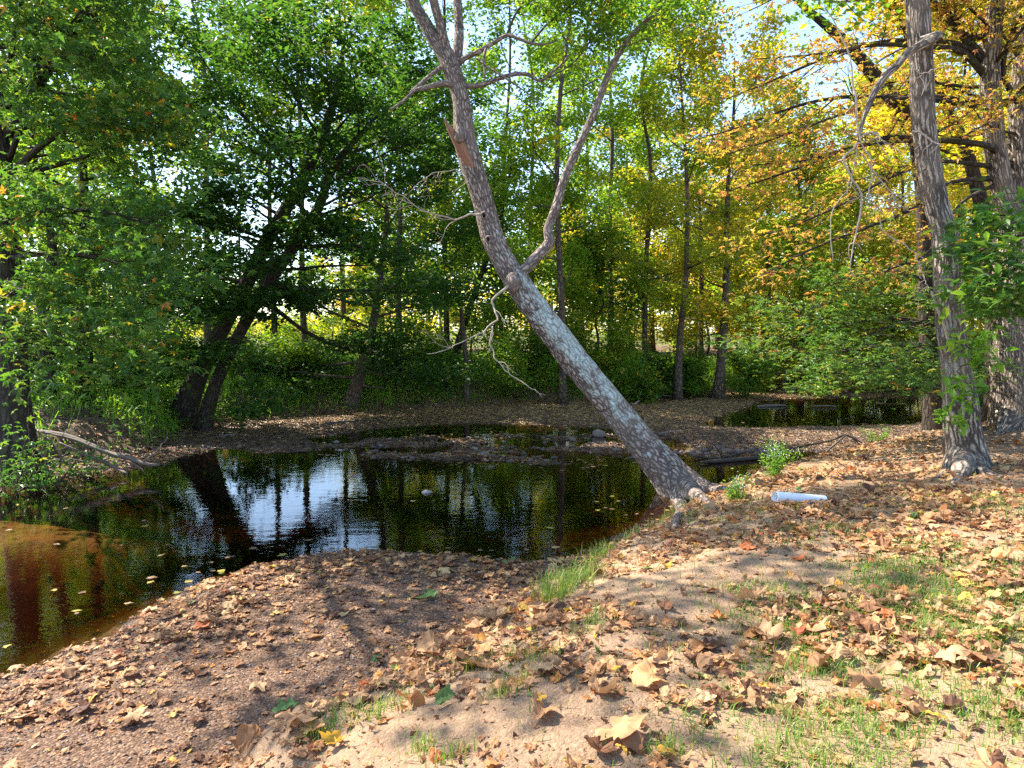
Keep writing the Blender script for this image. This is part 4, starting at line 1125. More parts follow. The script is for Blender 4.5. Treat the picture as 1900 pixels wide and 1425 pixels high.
# roots
def root_part(parent, lst, y0, y1, mat, k=10, rough=0.16, seed=0, name='root'):
    P, R = wpts(lst, y0, y1); P, R = spline(P, 24, R)
    b = Buf(); tube(b, P, R, k, rough, seed); return build(name, b, mat, parent, True)
root_part(LT, [(1272, 902, 34), (1300, 904, 26), (1326, 905, 18), (1350, 908, 13), (1378, 922, 6)], YL + 0.05, YL - 0.1, B_LEAN, 14, 0.14, 3)
root_part(LT, [(1262, 908, 44), (1258, 934, 30), (1252, 954, 20), (1245, 972, 13), (1240, 988, 6)], YL - 0.12, YL - 0.75, B_LEAN, 14, 0.14, 5)
root_part(LT, [(1292, 910, 40), (1300, 936, 30), (1310, 958, 14)], YL - 0.2, YL - 0.7, B_LEAN, 12, 0.14, 7)
def ground_root(parent, start, uvw, mat, seed, name='root', lift=0.25):
    P = [np.array(start[0], float)]; R = [start[1]]
    for (u, v, w) in uvw:
        x, y, z = hit(u, v); r = 0.5 * w * y / FPX
        P.append(np.array([x, y, z + r * lift])); R.append(r)
    P, R = spline(np.array(P), 26, R)
    b = Buf(); tube(b, P, R, 14, 0.16, seed); return build(name, b, mat, parent, True)
g0 = at(1268, 900, YL)
ground_root(LT, (g0, 0.17), [(1312, 912, 24), (1340, 911, 15), (1362, 912, 9), (1392, 920, 4)], B_LEAN, 203)
ground_root(LT, (g0 + np.array([0, 0, -.05]), 0.18), [(1306, 928, 16), (1322, 942, 10), (1340, 956, 4)], B_LEAN, 205)
ground_root(LT, (g0 + np.array([-.05, 0, -.05]), 0.18), [(1266, 946, 28), (1256, 968, 17), (1250, 988, 6)], B_LEAN, 207)
# long right-hand limb with its own leafy end
lrng = np.random.default_rng(1003)
yb = YL + 0.45
P, R = wpts([(945, 520, 26), (966, 507, 23), (998, 475, 20), (1019, 450, 19), (1017, 424, 16), (1031, 387, 17), (1047, 332, 15), (1068, 284, 15), (1090, 236, 13), (1112, 184, 13), (1128, 140, 12), (1157, 85, 10), (1190, 46, 8), (1215, 26, 6), (1250, -20, 5), (1290, -70, 3)], yb - 0.05, yb + 0.5)
P, R = spline(P, 80, R)
b = Buf(); tube(b, P, R, 18, 0.10, 21); build('limb', b, B_LEAN, LT, True, dict(lich=lich_of(b, P, 18, (0.4, -0.7, 0.5)) * 0.6))
# upper forks
for sd, lst, ya, yc in ((31, [(836, 122, 22), (826, 84, 18), (818, 50, 17), (808, 15, 16), (798, -25, 15), (780, -120, 10), (775, -200, 4)], YL + 0.82, YL + 0.5),
                        (33, [(842, 128, 20), (849, 95, 19), (852, 60, 17), (850, 20, 16), (849, -20, 15), (860, -120, 10), (880, -210, 4)], YL + 0.85, YL + 1.3)):
    P, R = wpts(lst, ya, yc); P, R = spline(P, 40, R)
    b = Buf(); tube(b, P, R, 16, 0.10, sd); build('limb', b, B_LEAN, LT, True, dict(lich=lich_of(b, P, 16, (0.4, -0.7, 0.5)) * 0.5))
# crooked grey side branches
for sd, lst, ya, yc in ((41, [(848, 122, 11), (862, 108, 10), (885, 97, 9), (912, 82, 8), (940, 66, 7), (962, 72, 6), (985, 80, 5.5), (1010, 82, 4), (1035, 76, 2)], YL + 0.85, YL + 0.5),
                        (43, [(846, 158, 12), (872, 160, 10), (896, 157, 9), (922, 147, 8.5), (952, 138, 8), (978, 138, 7), (1003, 150, 5), (1026, 133, 4.5), (1048, 113, 4), (1060, 95, 2)], YL + 0.75, YL + 0.3),
                        (45, [(845, 158, 12), (822, 155, 11), (800, 160, 10), (780, 165, 8), (770, 168, 5), (745, 190, 5), (724, 204, 4)], YL + 0.7, YL + 0.2),
                        (47, [(832, 118, 11), (812, 130, 9), (792, 146, 8), (772, 163, 7), (760, 172, 4)], YL + 0.8, YL + 0.4),
                        (49, [(905, 82, 5), (899, 100, 5), (898, 122, 4), (900, 148, 3)], YL + 0.6, YL + 0.5),
                        (51, [(885, 108, 5), (905, 124, 4), (930, 140, 4), (960, 160, 3), (1010, 195, 1.5)], YL + 0.7, YL + 0.3)):
    P, R = wpts(lst, ya, yc); P, R = spline(P, 40, R)
    b = Buf(); tube(b, P, R, 9, 0.14, sd); build('branch', b, B_LEAN, LT, True)
# broken stub with torn red wood
P, R = wpts([(884, 330, 14), (872, 304, 22), (855, 272, 21), (843, 252, 15), (833, 236, 9), (823, 219, 2)], YL + 0.56, YL + 0.42); P, R = spline(P, 34, R)
b = Buf(); tube(b, P, R, 18, 0.30, 61); build('broken_stub', b, B_RED, LT, False)
# burr below the stub, and collars of the knot holes
def ball(parent, name, u, v, y, rx, ry, rz, mat, seed):
    k, q = 20, 14
    ph = np.linspace(0.02, PI - 0.02, q); th = np.linspace(0, 2 * PI, k, endpoint=False)
    d = np.stack([np.sin(ph)[:, None] * np.cos(th), np.sin(ph)[:, None] * np.sin(th), np.cos(ph)[:, None] * np.ones(k)], -1)
    nz = fbm(d[..., 0] * 2 + seed, d[..., 1] * 2 + d[..., 2] * 1.7, seed, 3) - 0.5
    V = d * (1 + 0.5 * nz)[..., None] * np.array([rx, ry, rz]) + at(u, v, y)
    b = Buf(); i = np.arange(q - 1)[:, None] * k; j = np.arange(k)[None]; j2 = (j + 1) % k
    b.add(V.reshape(-1, 3), np.stack([i + j, i + k + j, i + k + j2, i + j2], -1).reshape(-1, 4), (d * 0.1).reshape(-1, 3))
    return build(name, b, mat, parent, True)
ball(LT, 'burr', 852, 252, YL + 0.42, 0.085, 0.09, 0.12, B_LEAN, 3)
ball(LT, 'burr', 951, 524, YL + 0.20, 0.13, 0.12, 0.15, B_LEAN, 5)
def knot_hole(u, v, y, r, tilt=0.3):
    """a collar of bark round a dark hollow, standing proud of the trunk"""
    c = at(u, v, y); n = np.array([-0.35, -0.92, -0.05]); n /= np.linalg.norm(n)
    a = np.cross(n, UP); a /= np.linalg.norm(a); e = np.cross(a, n)
    th = np.linspace(0, 2 * PI, 15)
    P = c + r * (np.cos(th)[:, None] * a + 1.25 * np.sin(th)[:, None] * e)
    b = Buf(); tube(b, P, np.full(15, r * 0.42), 8, 0.1, 3, closed=False)
    col = build('knot_hole', b, B_LEAN, LT, True)
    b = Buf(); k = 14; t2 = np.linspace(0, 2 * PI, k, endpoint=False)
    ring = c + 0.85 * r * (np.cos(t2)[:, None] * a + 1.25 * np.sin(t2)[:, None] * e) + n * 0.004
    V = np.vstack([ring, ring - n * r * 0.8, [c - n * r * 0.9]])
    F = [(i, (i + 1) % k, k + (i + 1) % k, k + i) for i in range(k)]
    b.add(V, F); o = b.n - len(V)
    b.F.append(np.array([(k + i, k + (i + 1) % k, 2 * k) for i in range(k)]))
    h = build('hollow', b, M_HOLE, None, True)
    # give the hollow the collar as its parent (thing > part > sub-part)
    h.parent = col
    h.location = (-LT.location[0], -LT.location[1], -LT.location[2])
knot_hole(898, 400, YL + 0.33, 0.040)
knot_hole(906, 444, YL + 0.27, 0.036)

def twiggy(parent, name, main, y0, y1, mat, seed, n=9, tw=0.5, down=-0.25):
    """a dead limb with fine bare twigs"""
    rg = np.random.default_rng(seed)
    P, R = wpts(main, y0, y1); R = R * 0.5; P, R = spline(P, 34, R); P = P + 0.03 * np.stack([fbm(np.arange(34) * 0.4, np.full(34, seed + 0.5 * e), 7 + e, 2) - 0.5 for e in range(3)], -1) * 2
    b = Buf(); tube(b, P, R, 7, 0.12, seed)
    Ltot = np.sum(np.linalg.norm(np.diff(P, axis=0), axis=1))
    for i in range(n):
        t = int(rg.uniform(0.25, 0.97) * (len(P) - 1)); d = P[min(t + 1, len(P) - 1)] - P[t - 1]; d /= np.linalg.norm(d) + 1e-9
        d = d + rg.normal(0, 0.7, 3) + UP * down
        Q = limb_path(P[t], d, Ltot * tw * rg.uniform(0.3, 0.9), rg, 7, down * 0.25, 0.22)
        tube(b, Q, np.linspace(max(R[t] * 0.5, 0.004), 0.0025, 7), 4, closed=False)
        for j in range(2):
            S = limb_path(Q[rg.integers(2, 6)], d + rg.normal(0, 0.8, 3), Ltot * tw * 0.3, rg, 5, down * 0.2, 0.25)
            tube(b, S, np.linspace(0.0035, 0.002, 5), 3, closed=False)
    return build(name, b, mat, parent, True)
twiggy(LT, 'dead_branch', [(892, 398, 10), (876, 396, 8), (858, 404, 7), (838, 406, 6), (812, 398, 5), (785, 390, 4), (755, 370, 3.5), (725, 352, 3), (700, 335, 2.5), (660, 328, 2)], YL + 0.3, YL - 0.6, B_DEAD, 71, 12, 0.35, -0.1)
twiggy(LT, 'dead_branch', [(948, 530, 14), (930, 540, 9), (915, 556, 8), (918, 575, 7), (922, 590, 6.5), (905, 610, 6), (885, 622, 4.5), (858, 636, 3.5), (825, 650, 3), (790, 656, 2)], YL + 0.15, YL - 0.4, B_DEAD, 73, 5, 0.3, -0.1)
twiggy(LT, 'dead_branch', [(912, 606, 5), (911, 640, 5), (922, 668, 5), (945, 692, 4.5), (965, 708, 4), (988, 720, 3), (1000, 728, 2)], YL + 0.0, YL - 0.2, B_DEAD, 75, 3, 0.25, -0.1)
twiggy(LT, 'dead_branch', [(888, 372, 4), (874, 340, 3.5), (850, 318, 3), (820, 318, 3), (790, 330, 2.5), (770, 345, 2)], YL + 0.3, YL - 0.3, B_DEAD, 77, 8, 0.4, -0.3)
# leaves: the end of the long limb and an unseen crown added above to cast shade
w = Buf(); anc = []
P, R = wpts([(1112, 184, 6), (1128, 140, 6), (1157, 85, 6), (1190, 46, 6), (1215, 26, 5), (1250, -20, 4), (1290, -70, 3)], yb + 0.35, yb + 0.5)
P, R = spline(P, 16, R); grow(w, P, R * 0.8, lrng, anc, 16, 0.55, 5, 0.3, True, 0.25, 0.02)
for lst in ([(985, 80, 4), (1020, 40, 4), (1060, 10, 3), (1100, -30, 2)], [(1003, 150, 4), (1060, 120, 3), (1100, 70, 3), (1140, 20, 2)], [(940, 66, 4), (960, 20, 4), (1000, -30, 3), (1040, -80, 2)]):
    P, R = wpts(lst, yb + 0.3, yb + 0.2); P, R = spline(P, 10, R); grow(w, P, R, lrng, anc, 9, 0.55, 4, 0.3, True, 0.3, 0.02, aw=0.8)
for lst in ([(752, -30, 16), (700, -200, 12), (640, -340, 8)], [(780, -120, 10), (800, -260, 8), (850, -420, 5)], [(860, -120, 10), (950, -280, 8), (1050, -420, 5)], [(700, -200, 8), (560, -260, 6), (420, -340, 4)]):
    P, R = wpts(lst, YL + 0.9, YL + 0.4); P, R = spline(P, 12, R); grow(w, P, R, lrng, anc, 14, 0.6, 5, 0.4, True, 0.2, 0.05, aw=0.55)
build('twigs', w, B_GREY, LT, True)
c = Buf(); foliage(c, anc, 15000, 0.075, lrng, OVAL, 0.16, 0.11, 0.6, 0.45); build('crown', c, L_MID, LT, False)

# ------------------------------------------------------------------ ridged tree on the right
rng = np.random.default_rng(1101)
ax_, ay_, az_ = hit(1796, 872)
TA = thing('ridged_tree', 'tall ridged grey tree with leafy sprigs on its trunk, on the right bank', 'tree', (ax_, ay_, az_))
cl = [(1798, 890, 96), (1796, 868, 84), (1792, 840, 72), (1786, 800, 64), (1783, 750, 60), (1777, 700, 53), (1770, 650, 49), (1763, 600, 48), (1759, 530, 48), (1757, 470, 47), (1749, 420, 43), (1735, 370, 41), (1724, 310, 41), (1716, 250, 40), (1712, 200, 40), (1710, 120, 39), (1706, 60, 39), (1702, 0, 39), (1694, -80, 36), (1680, -200, 30), (1690, -330, 20), (1700, -460, 8)]
CPt, CR = wpts(cl, ay_ + 0.15, ay_ + 0.5); P, R = spline(CPt, 170, CR)
b = Buf(); tube(b, P, R, 44, 0.085, 22); build('trunk', b, B_RIDGE, TA, True, dict(lich=lich_of(b, P, 44, (-0.5, -0.8, 0.1))))
for i, lst in enumerate(([(1776, 845, 40), (1762, 866, 26), (1748, 882, 10)], [(1808, 850, 40), (1826, 870, 24), (1846, 884, 9)], [(1792, 850, 44), (1794, 880, 30), (1800, 902, 10)])):
    root_part(TA, lst, ay_ + 0.05, ay_ - 0.35, B_RIDGE, 12, 0.12, i)
yA = ay_ - 0.05
P, R = wpts([(1712, 80, 26), (1741, 66, 16), (1726, 74, 17), (1705, 86, 15), (1682, 100, 14), (1664, 122, 13), (1642, 142, 13), (1622, 172, 12), (1612, 195, 11), (1603, 218, 8), (1596, 245, 6), (1594, 262, 5)], yA + 0.3, yA - 0.5)
P, R = spline(P, 60, R); b = Buf(); tube(b, P, R, 12, 0.12, 81); build('dead_limb', b, B_RIDGE, TA, True)
dead = [[(1525, 5, 3), (1552, 50, 4), (1570, 90, 5), (1580, 125, 5), (1586, 180, 5), (1592, 230, 5), (1595, 262, 4.5)],
        [(1595, 258, 7), (1582, 276, 6.5), (1566, 295, 6.5), (1576, 325, 6.5), (1592, 348, 6), (1599, 368, 6), (1597, 400, 5.5), (1588, 440, 5), (1582, 465, 4), (1576, 490, 3), (1586, 512, 2)],
        [(1594, 262, 5), (1604, 280, 5), (1616, 292, 5), (1619, 322, 4.5), (1612, 345, 4), (1614, 370, 4), (1630, 388, 3), (1640, 400, 2)],
        [(1590, 268, 4), (1586, 300, 4), (1578, 335, 3.5), (1562, 365, 3.5), (1545, 395, 3.2), (1542, 425, 3), (1545, 485, 2.5)],
        [(1600, 285, 4), (1625, 325, 3.5), (1650, 352, 3.2), (1662, 378, 3), (1668, 398, 2)],
        [(1602, 250, 6), (1615, 247, 8), (1628, 250, 6), (1632, 262, 3)],
        [(1612, 362, 3), (1640, 362, 3), (1680, 362, 3), (1704, 365, 2)],
        [(1632, 405, 3), (1640, 430, 3), (1668, 448, 3.5), (1700, 470, 3), (1728, 488, 2)], [(1700, 470, 3), (1712, 510, 3.5), (1724, 543, 2)],
        [(1690, 245, 4), (1708, 246, 6), (1730, 262, 6), (1748, 272, 3)], [(1692, 122, 3), (1710, 135, 3.5), (1730, 130, 3), (1746, 122, 2)]]
b = Buf()
rg = np.random.default_rng(83)
for q, lst in enumerate(dead):
    P, R = wpts(lst, yA - 0.45, yA - 0.6); R = R * 0.6; P, R = spline(P, 40, R); P = P + 0.02 * np.stack([fbm(np.arange(40) * 0.35, np.full(40, q + 0.5 * e), 7 + e, 2) - 0.5 for e in range(3)], -1) * 2; tube(b, P, R, 7, 0.14, 90 + q)
    for j in range(4):
        t = rg.integers(8, 38); Q = limb_path(P[t], np.array([rg.normal(0, 0.7), rg.normal(0, 0.4), -0.7]), rg.uniform(0.15, 0.5), rg, 6, -0.05, 0.3)
        tube(b, Q, np.linspace(R[t] * 0.6, 0.0025, 6), 4, closed=False)
build('dead_branch', b, B_DEAD, TA, True)
P, R = wpts([(1728, 540, 4), (1738, 570, 5), (1752, 605, 5), (1762, 640, 4), (1775, 660, 3)], yA - 0.12, yA - 0.14); P, R = spline(P, 20, R)
b = Buf(); tube(b, P, R, 6, 0.1, 3); build('dead_branch', b, B_DEAD, TA, True)
for i, lst in enumerate(([(1766, 872, 24), (1748, 884, 13), (1728, 890, 5)], [(1822, 876, 26), (1846, 884, 14), (1872, 888, 5)], [(1780, 886, 24), (1768, 902, 12), (1756, 914, 4)])):
    ground_root(TA, (at(1792, 850, ay_ + 0.12), 0.2), lst, B_RIDGE, 220 + i, lift=0.1)
# sprigs of leaves low on the trunk
w = Buf(); anc = []
for (u, v, du, dv, l) in ((1775, 690, 30, -45, 0.5), (1780, 680, 50, -15, 0.45), (1765, 690, -20, 30, 0.3), (1785, 660, 32, -35, 0.5), (1770, 700, 8, 50, 0.42), (1775, 690, 42, 30, 0.42), (1768, 660, -4, -28, 0.3), (1760, 750, -18, 20, 0.25), (1778, 770, 2, 20, 0.15), (1790, 640, 20, 20, 0.35)):
    p = at(u, v, yA - 0.12); d = np.array([du / 40.0, -0.45, -dv / 40.0])
    Q = limb_path(p, d, l, rng, 7, -0.05, 0.1); tube(w, Q, np.linspace(0.006, 0.002, 7), 4, closed=False)
    for q in Q[2:]: anc.append((*q, 1.0))
build('twigs', w, B_BROWN, TA, True)
c = Buf(); foliage(c, anc, 230, 0.145, rng, LONG, 0.06, 0.06, 0.6, 0.42, 0.12); build('sprigs', c, L_WEED, TA, False)
w = Buf(); anc = []
P, R = wpts([(1702, 0, 30), (1694, -80, 30), (1680, -200, 26), (1690, -330, 20), (1700, -460, 8)], ay_ + 0.4, ay_ + 0.5); P, R = spline(P, 20, R)
crown_limbs(w, P, R, rng, anc, 12, 0.2, 2.6, 0.98, (5, 60), 6, 5, 0.3)
build('limbs', w, B_RIDGE, TA, True)
c = Buf(); foliage(c, anc, 5000, 0.12, rng, OVAL, 0.25, 0.2, 0.5, 0.5); build('crown', c, L_MID, TA, False)

# ------------------------------------------------------------------ orange maple with the burnt trunk
rng = np.random.default_rng(1201)
yB = 13.7
TB = thing('burnt_maple', 'big maple with fire blackened trunk and orange leaves at the right edge', 'tree', (*on_z(1895, 800, 0.6)[:2], float(gz(*on_z(1895, 800, 0.6)[:2])[0])))
P, R = wpts([(1900, 830, 140), (1897, 805, 120), (1895, 770, 104), (1893, 710, 98), (1892, 640, 94), (1893, 570, 92), (1896, 500, 92), (1900, 440, 96), (1902, 400, 90)], yB, yB); P, R = spline(P, 60, R)
b = Buf(); tube(b, P, R, 34, 0.10, 52)
build('trunk', b, B_RIDGE, TB, True)
# the burnt face is a skin of charred bark a little proud of the trunk
b = Buf(); P2, R2 = wpts([(1908, 770, 88), (1906, 710, 92), (1905, 650, 90), (1906, 600, 84), (1908, 560, 60)], yB - 0.04, yB - 0.04); P2, R2 = spline(P2, 30, R2)
tube(b, P2, R2, 30, 0.12, 53); build('charred_bark', b, M_CHAR, TB, True)
for i, lst in enumerate(([(1878, 770, 60), (1862, 796, 34), (1848, 812, 12)], [(1892, 780, 60), (1893, 806, 40), (1894, 824, 12)], [(1912, 780, 60), (1928, 806, 40), (1948, 826, 12)])):
    root_part(TB, lst, yB - 0.15, yB - 0.7, B_RIDGE, 12, 0.14, 60 + i)
stems = ([(1890, 440, 60), (1872, 390, 44), (1858, 340, 38), (1848, 280, 36), (1842, 230, 35), (1838, 180, 34), (1838, 120, 32), (1843, 60, 30), (1848, 0, 26), (1860, -120, 16), (1870, -220, 5)],
         [(1905, 430, 60), (1898, 370, 44), (1893, 310, 38), (1891, 250, 34), (1889, 190, 30), (1893, 120, 26), (1900, 40, 22), (1915, -80, 14), (1930, -200, 5)])
STEMS = []
for i, lst in enumerate(stems):
    P, R = wpts(lst, yB, yB - 0.2 + 0.5 * i); P, R = spline(P, 60, R); STEMS.append((P, R))
    b = Buf(); tube(b, P, R, 18, 0.09, 55 + i); build('stem', b, B_RIDGE, TB, True)
blimbs = [([(1826, 195, 13), (1738, 180, 10), (1642, 180, 8), (1568, 180, 7), (1495, 192, 6), (1421, 217, 4), (1362, 239, 3), (1303, 256, 2)], 12.4),
          ([(1836, 150, 14), (1789, 99, 12), (1734, 87, 10), (1624, 83, 8), (1554, 99, 6), (1480, 129, 5), (1421, 155, 4), (1347, 184, 2)], 12.0),
          ([(1836, 110, 12), (1770, 80, 9), (1690, 75, 7), (1624, 79, 6), (1531, 99, 4), (1399, 110, 2)], 12.6),
          ([(1846, 290, 14), (1841, 273, 13), (1789, 263, 11), (1716, 258, 9), (1642, 255, 7), (1568, 280, 5), (1458, 320, 4), (1355, 354, 2)], 12.2),
          ([(1830, 200, 10), (1690, 182, 8), (1605, 199, 6), (1517, 228, 5), (1436, 258, 4), (1347, 287, 2)], 11.6),
          ([(1842, 270, 10), (1750, 262, 8), (1672, 262, 7), (1568, 276, 5), (1495, 298, 4), (1399, 306, 2)], 11.8),
          ([(1852, 330, 12), (1760, 340, 8), (1690, 390, 7), (1600, 425, 6), (1500, 465, 4), (1400, 520, 2)], 12.3),
          ([(1850, 310, 10), (1740, 300, 7), (1650, 330, 6), (1560, 380, 5), (1470, 420, 3), (1400, 440, 2)], 12.8),
          ([(1840, 60, 14), (1800, 70, 11), (1762, 40, 10), (1735, 5, 8), (1700, -40, 5)], 13.2), ([(1840, 130, 18), (1815, 100, 17), (1790, 70, 14), (1765, 35, 12), (1748, 0, 10), (1730, -50, 5)], 13.4),
          ([(1889, 190, 12), (1862, 140, 9), (1870, 80, 8), (1895, 30, 6), (1900, -30, 3)], 13.2), ([(1846, 0, 12), (1780, -60, 9), (1650, -70, 6), (1500, -30, 4), (1390, 20, 2)], 12.2),
          ([(1852, 340, 9), (1780, 380, 6), (1720, 470, 5), (1650, 500, 4), (1570, 540, 2)], 12.6)]
w = Buf(); anc = []
for q, (lst, ye) in enumerate(blimbs):
    P, R = wpts(lst, yB - 0.05, ye); P, R = spline(P, 22, R)
    grow(w, P, R, rng, anc, 12, 0.24, 6, 0.16, True, 0.28, -0.01)
for (P, R) in STEMS:
    crown_limbs(w, P, R, rng, anc, 12, 0.35, 2.2, 0.98, (0, 55), 6, 5, 0.25, None, 0.04, None, 0.42, True)
build('limbs', w, B_DARK, TB, True)
c = Buf(); foliage(c, anc, 10500, 0.115, rng, LOBED, 0.18, 0.08, 0.5, 0.46, 0.22); build('crown', c, L_ORG, TB, False)

# ------------------------------------------------------------------ dark trunk behind the ridged tree, with the bright low boughs
rng = np.random.default_rng(1301)
cx, cy, cz = hit(1738, 796)
TC = thing('green_maple', 'dark maple just behind the ridged trunk with bright green boughs low over the water', 'tree', (cx, cy, cz))
P, R = wpts([(1738, 806, 56), (1737, 780, 48), (1733, 720, 42), (1727, 640, 38), (1722, 560, 35), (1720, 480, 33), (1717, 400, 32), (1710, 300, 31), (1690, 232, 30), (1660, 190, 28), (1634, 155, 25), (1595, 108, 21), (1560, 70, 18), (1525, 40, 15), (1495, 15, 12), (1440, -40, 8), (1400, -90, 3)], cy, cy - 0.6); P, R = spline(P, 80, R)
b = Buf(); tube(b, P, R, 18, 0.10, 71); build('trunk', b, B_DARK, TC, True)
w = Buf(); anc = []
for lst, ye in (([(1722, 600, 12), (1650, 590, 8), (1580, 598, 6), (1520, 610, 4), (1478, 625, 2)], 12.0), ([(1730, 680, 12), (1660, 672, 8), (1590, 680, 6), (1520, 702, 4), (1450, 728, 2)], 11.6), ([(1720, 560, 10), (1640, 545, 7), (1570, 555, 5), (1510, 570, 3), (1490, 580, 2)], 12.2),
                ([(1724, 640, 12), (1650, 640, 8), (1580, 650, 5), (1500, 665, 3), (1470, 690, 2)], 11.5), ([(1732, 690, 10), (1690, 690, 6), (1620, 708, 4), (1560, 728, 2)], 11.2), ([(1722, 620, 9), (1690, 600, 7), (1640, 610, 5), (1600, 640, 2)], 11.0),
                ([(1728, 660, 9), (1680, 660, 6), (1630, 680, 4), (1590, 720, 2)], 12.6), ([(1720, 520, 9), (1660, 505, 6), (1600, 510, 4), (1540, 530, 2)], 12.6), ([(1732, 690, 8), (1700, 670, 6), (1680, 690, 3), (1660, 712, 2)], 12.8), ([(1726, 600, 9), (1760, 560, 7), (1800, 550, 4), (1840, 560, 2)], 13.6)):
    P, R = wpts(lst, cy - 0.1, ye); P, R = spline(P, 20, R)
    grow(w, P, R, rng, anc, 11, 0.34, 5, 0.07, True, 0.2, -0.008)
build('limbs', w, B_DARK, TC, True)
anc = [q for q in anc if q[2] > 1.45 + 0.25 * max(0.0, 4.5 - q[0])]
c = Buf(); foliage(c, anc, 6000, 0.12, rng, LOBED, 0.15, 0.05, 0.34, 0.55, 0.12); build('crown', c, L_MAPLE, TC, False)

# slim dark trunk between the two
P, R = wpts([(1850, 720, 34), (1847, 640, 32), (1842, 540, 30), (1834, 440, 28), (1815, 355, 27), (1790, 270, 25), (1755, 195, 23), (1715, 120, 20), (1680, 50, 16), (1650, -20, 12)], 17, 16.5)
forest_tree('woodland_tree', 'dark leaning trunk seen between the ridged tree and the burnt maple', None, P[0][0], P[0][1], 12, 0.22, L_YEL, 9000, 0.14, B_DARK, 1401, pts=P, cb=0.45, cr=2.8, nl=12, mean=0.6, sides=14, flare=1.3)

# right-edge tree whose big leaves hang in front of the burnt trunk
rng = np.random.default_rng(1501)
ex_, ey_ = 7.6, 8.9
eg = float(gz(ex_, ey_)[0])
TE = thing('overhanging_tree', 'tree off the right edge with large dark green leaves hanging before the burnt trunk', 'tree', (ex_, ey_, eg))
P, R = spline([(ex_, ey_, eg - .1), (ex_ + .05, ey_, eg + 2), (ex_, ey_ + .1, eg + 4.5), (ex_ + .1, ey_, eg + 8)], 40, [.22, .17, .14, .03]); R = root_flare(P, R, eg, 1.5, .4)
b = Buf(); tube(b, P, R, 18, 0.1, 5); build('trunk', b, B_GREY, TE, True)
w = Buf(); anc = []
for lst, ye in (([(2110, 330, 14), (2020, 360, 9), (1930, 420, 7), (1860, 450, 5), (1810, 480, 2)], 8.4), ([(2110, 420, 12), (2010, 440, 8), (1920, 480, 6), (1850, 520, 4), (1805, 545, 2)], 8.2), ([(2110, 380, 12), (2030, 390, 8), (1940, 400, 5), (1850, 400, 3), (1800, 420, 2)], 8.9), ([(2110, 480, 10), (2010, 500, 7), (1930, 540, 5), (1870, 560, 2)], 8.6)):
    P, R = wpts(lst, 8.8, ye); P, R = spline(P, 16, R); grow(w, P, R, rng, anc, 9, 0.30, 5, 0.22, True, 0.35, -0.03)
build('limbs', w, B_DARK, TE, True)
c = Buf(); foliage(c, anc, 1500, 0.15, rng, LONG, 0.12, 0.10, 0.5, 0.38, 0.14); build('crown', c, L_MAPLE, TE, False)

# ------------------------------------------------------------------ small things on the ground
# white pipe
px_, py_, pz_ = hit(1437, 938)
PIPE = thing('drain_pipe', 'short white plastic pipe half buried on the sandy bank', 'pipe', (px_, py_, pz_))
p0 = np.array([px_, py_, pz_ + 0.085]); d = np.array([1.0, 0.18, -0.12]); d /= np.linalg.norm(d)
b = Buf(); k = 28; th = np.linspace(0, 2 * PI, k, endpoint=False)
s = np.cross(d, UP); s /= np.linalg.norm(s); e = np.cross(s, d)
rings = [(0.0, 0.057), (0.0, 0.062), (0.015, 0.0625), (0.35, 0.0625), (0.56, 0.0625)]
V = np.vstack([p0 + d * a + r * (np.cos(th)[:, None] * s + np.sin(th)[:, None] * e) for a, r in [(0.54, 0.057)] + rings])
i = np.arange(5)[:, None] * k; j = np.arange(k)[None]; j2 = (j + 1) % k
b.add(V, np.stack([i + j, i + j2, i + k + j2, i + k + j], -1).reshape(-1, 4))
build('pipe_wall', b, M_PIPE, PIPE, True)
PIPE.name = 'drain_pipe'

def log(name, label, lst, y0, y1, mat, seed, cat='driftwood', group=None, k=9, rough=0.22, twigs=0):
    P, R = wpts(lst, y0, y1); P, R = spline(P, 22, R)
    b = Buf(); tube(b, P, R, k, rough, seed)
    rg = np.random.default_rng(seed)
    for q in range(twigs):
        t = rg.integers(4, 20); Q = limb_path(P[t], rg.normal(0, 1, 3) * np.array([1, 0.6, 0.4]) + UP * 0.5, rg.uniform(0.2, 0.7), rg, 5, 0, 0.25)
        tube(b, Q, np.linspace(R[t] * 0.45, 0.004, 5), 4)
    o = build(name, b, mat, None, True)
    return tag(o, label, cat, group)
yz = lambda v: on_z(950, v)[1]
log('driftwood_log', 'weathered log floating in the far pool', [(1404, 754, 4), (1420, 753, 5.5), (1440, 752, 5), (1458, 752, 2)], yz(755), yz(754), B_DEADGREY, 3)
log('driftwood_log', 'thin floating pole near the right part of the far pool', [(1506, 754, 2), (1530, 753, 2.6), (1552, 754, 2)], yz(756), yz(756), B_DEADGREY, 5)
log('driftwood_log', 'pale flat log lying on the left gravel bar near the twin trunks', [(380, 818, 7), (400, 815, 11), (425, 811, 12), (440, 806, 6)], yz(820), yz(812), B_DEADGREY, 7)
log('driftwood_log', 'long low root log along the muddy toe of the far bank', [(440, 808, 4), (490, 800, 7), (540, 795, 6), (590, 788, 5), (640, 782, 3)], yz(804), yz(786), B_WET, 9)
log('driftwood_log', 'dark log on the muddy shore below the domed maple', [(585, 792, 4), (620, 786, 7), (660, 783, 6), (700, 780, 3)], yz(795), yz(785), B_WET, 10)
log('driftwood_log', 'black waterlogged branch lying in the channel behind the leaning trunk', [(1300, 858, 4), (1335, 856, 9), (1370, 853, 9), (1410, 849, 7), (1450, 842, 3)], yz(862), yz(850), B_WET, 11, twigs=6)
log('driftwood_log', 'thin dark twiggy branch at the near side of the channel', [(1285, 846, 3), (1320, 850, 5), (1352, 846, 4), (1385, 838, 2)], yz(852), yz(846), B_WET, 13, twigs=5)
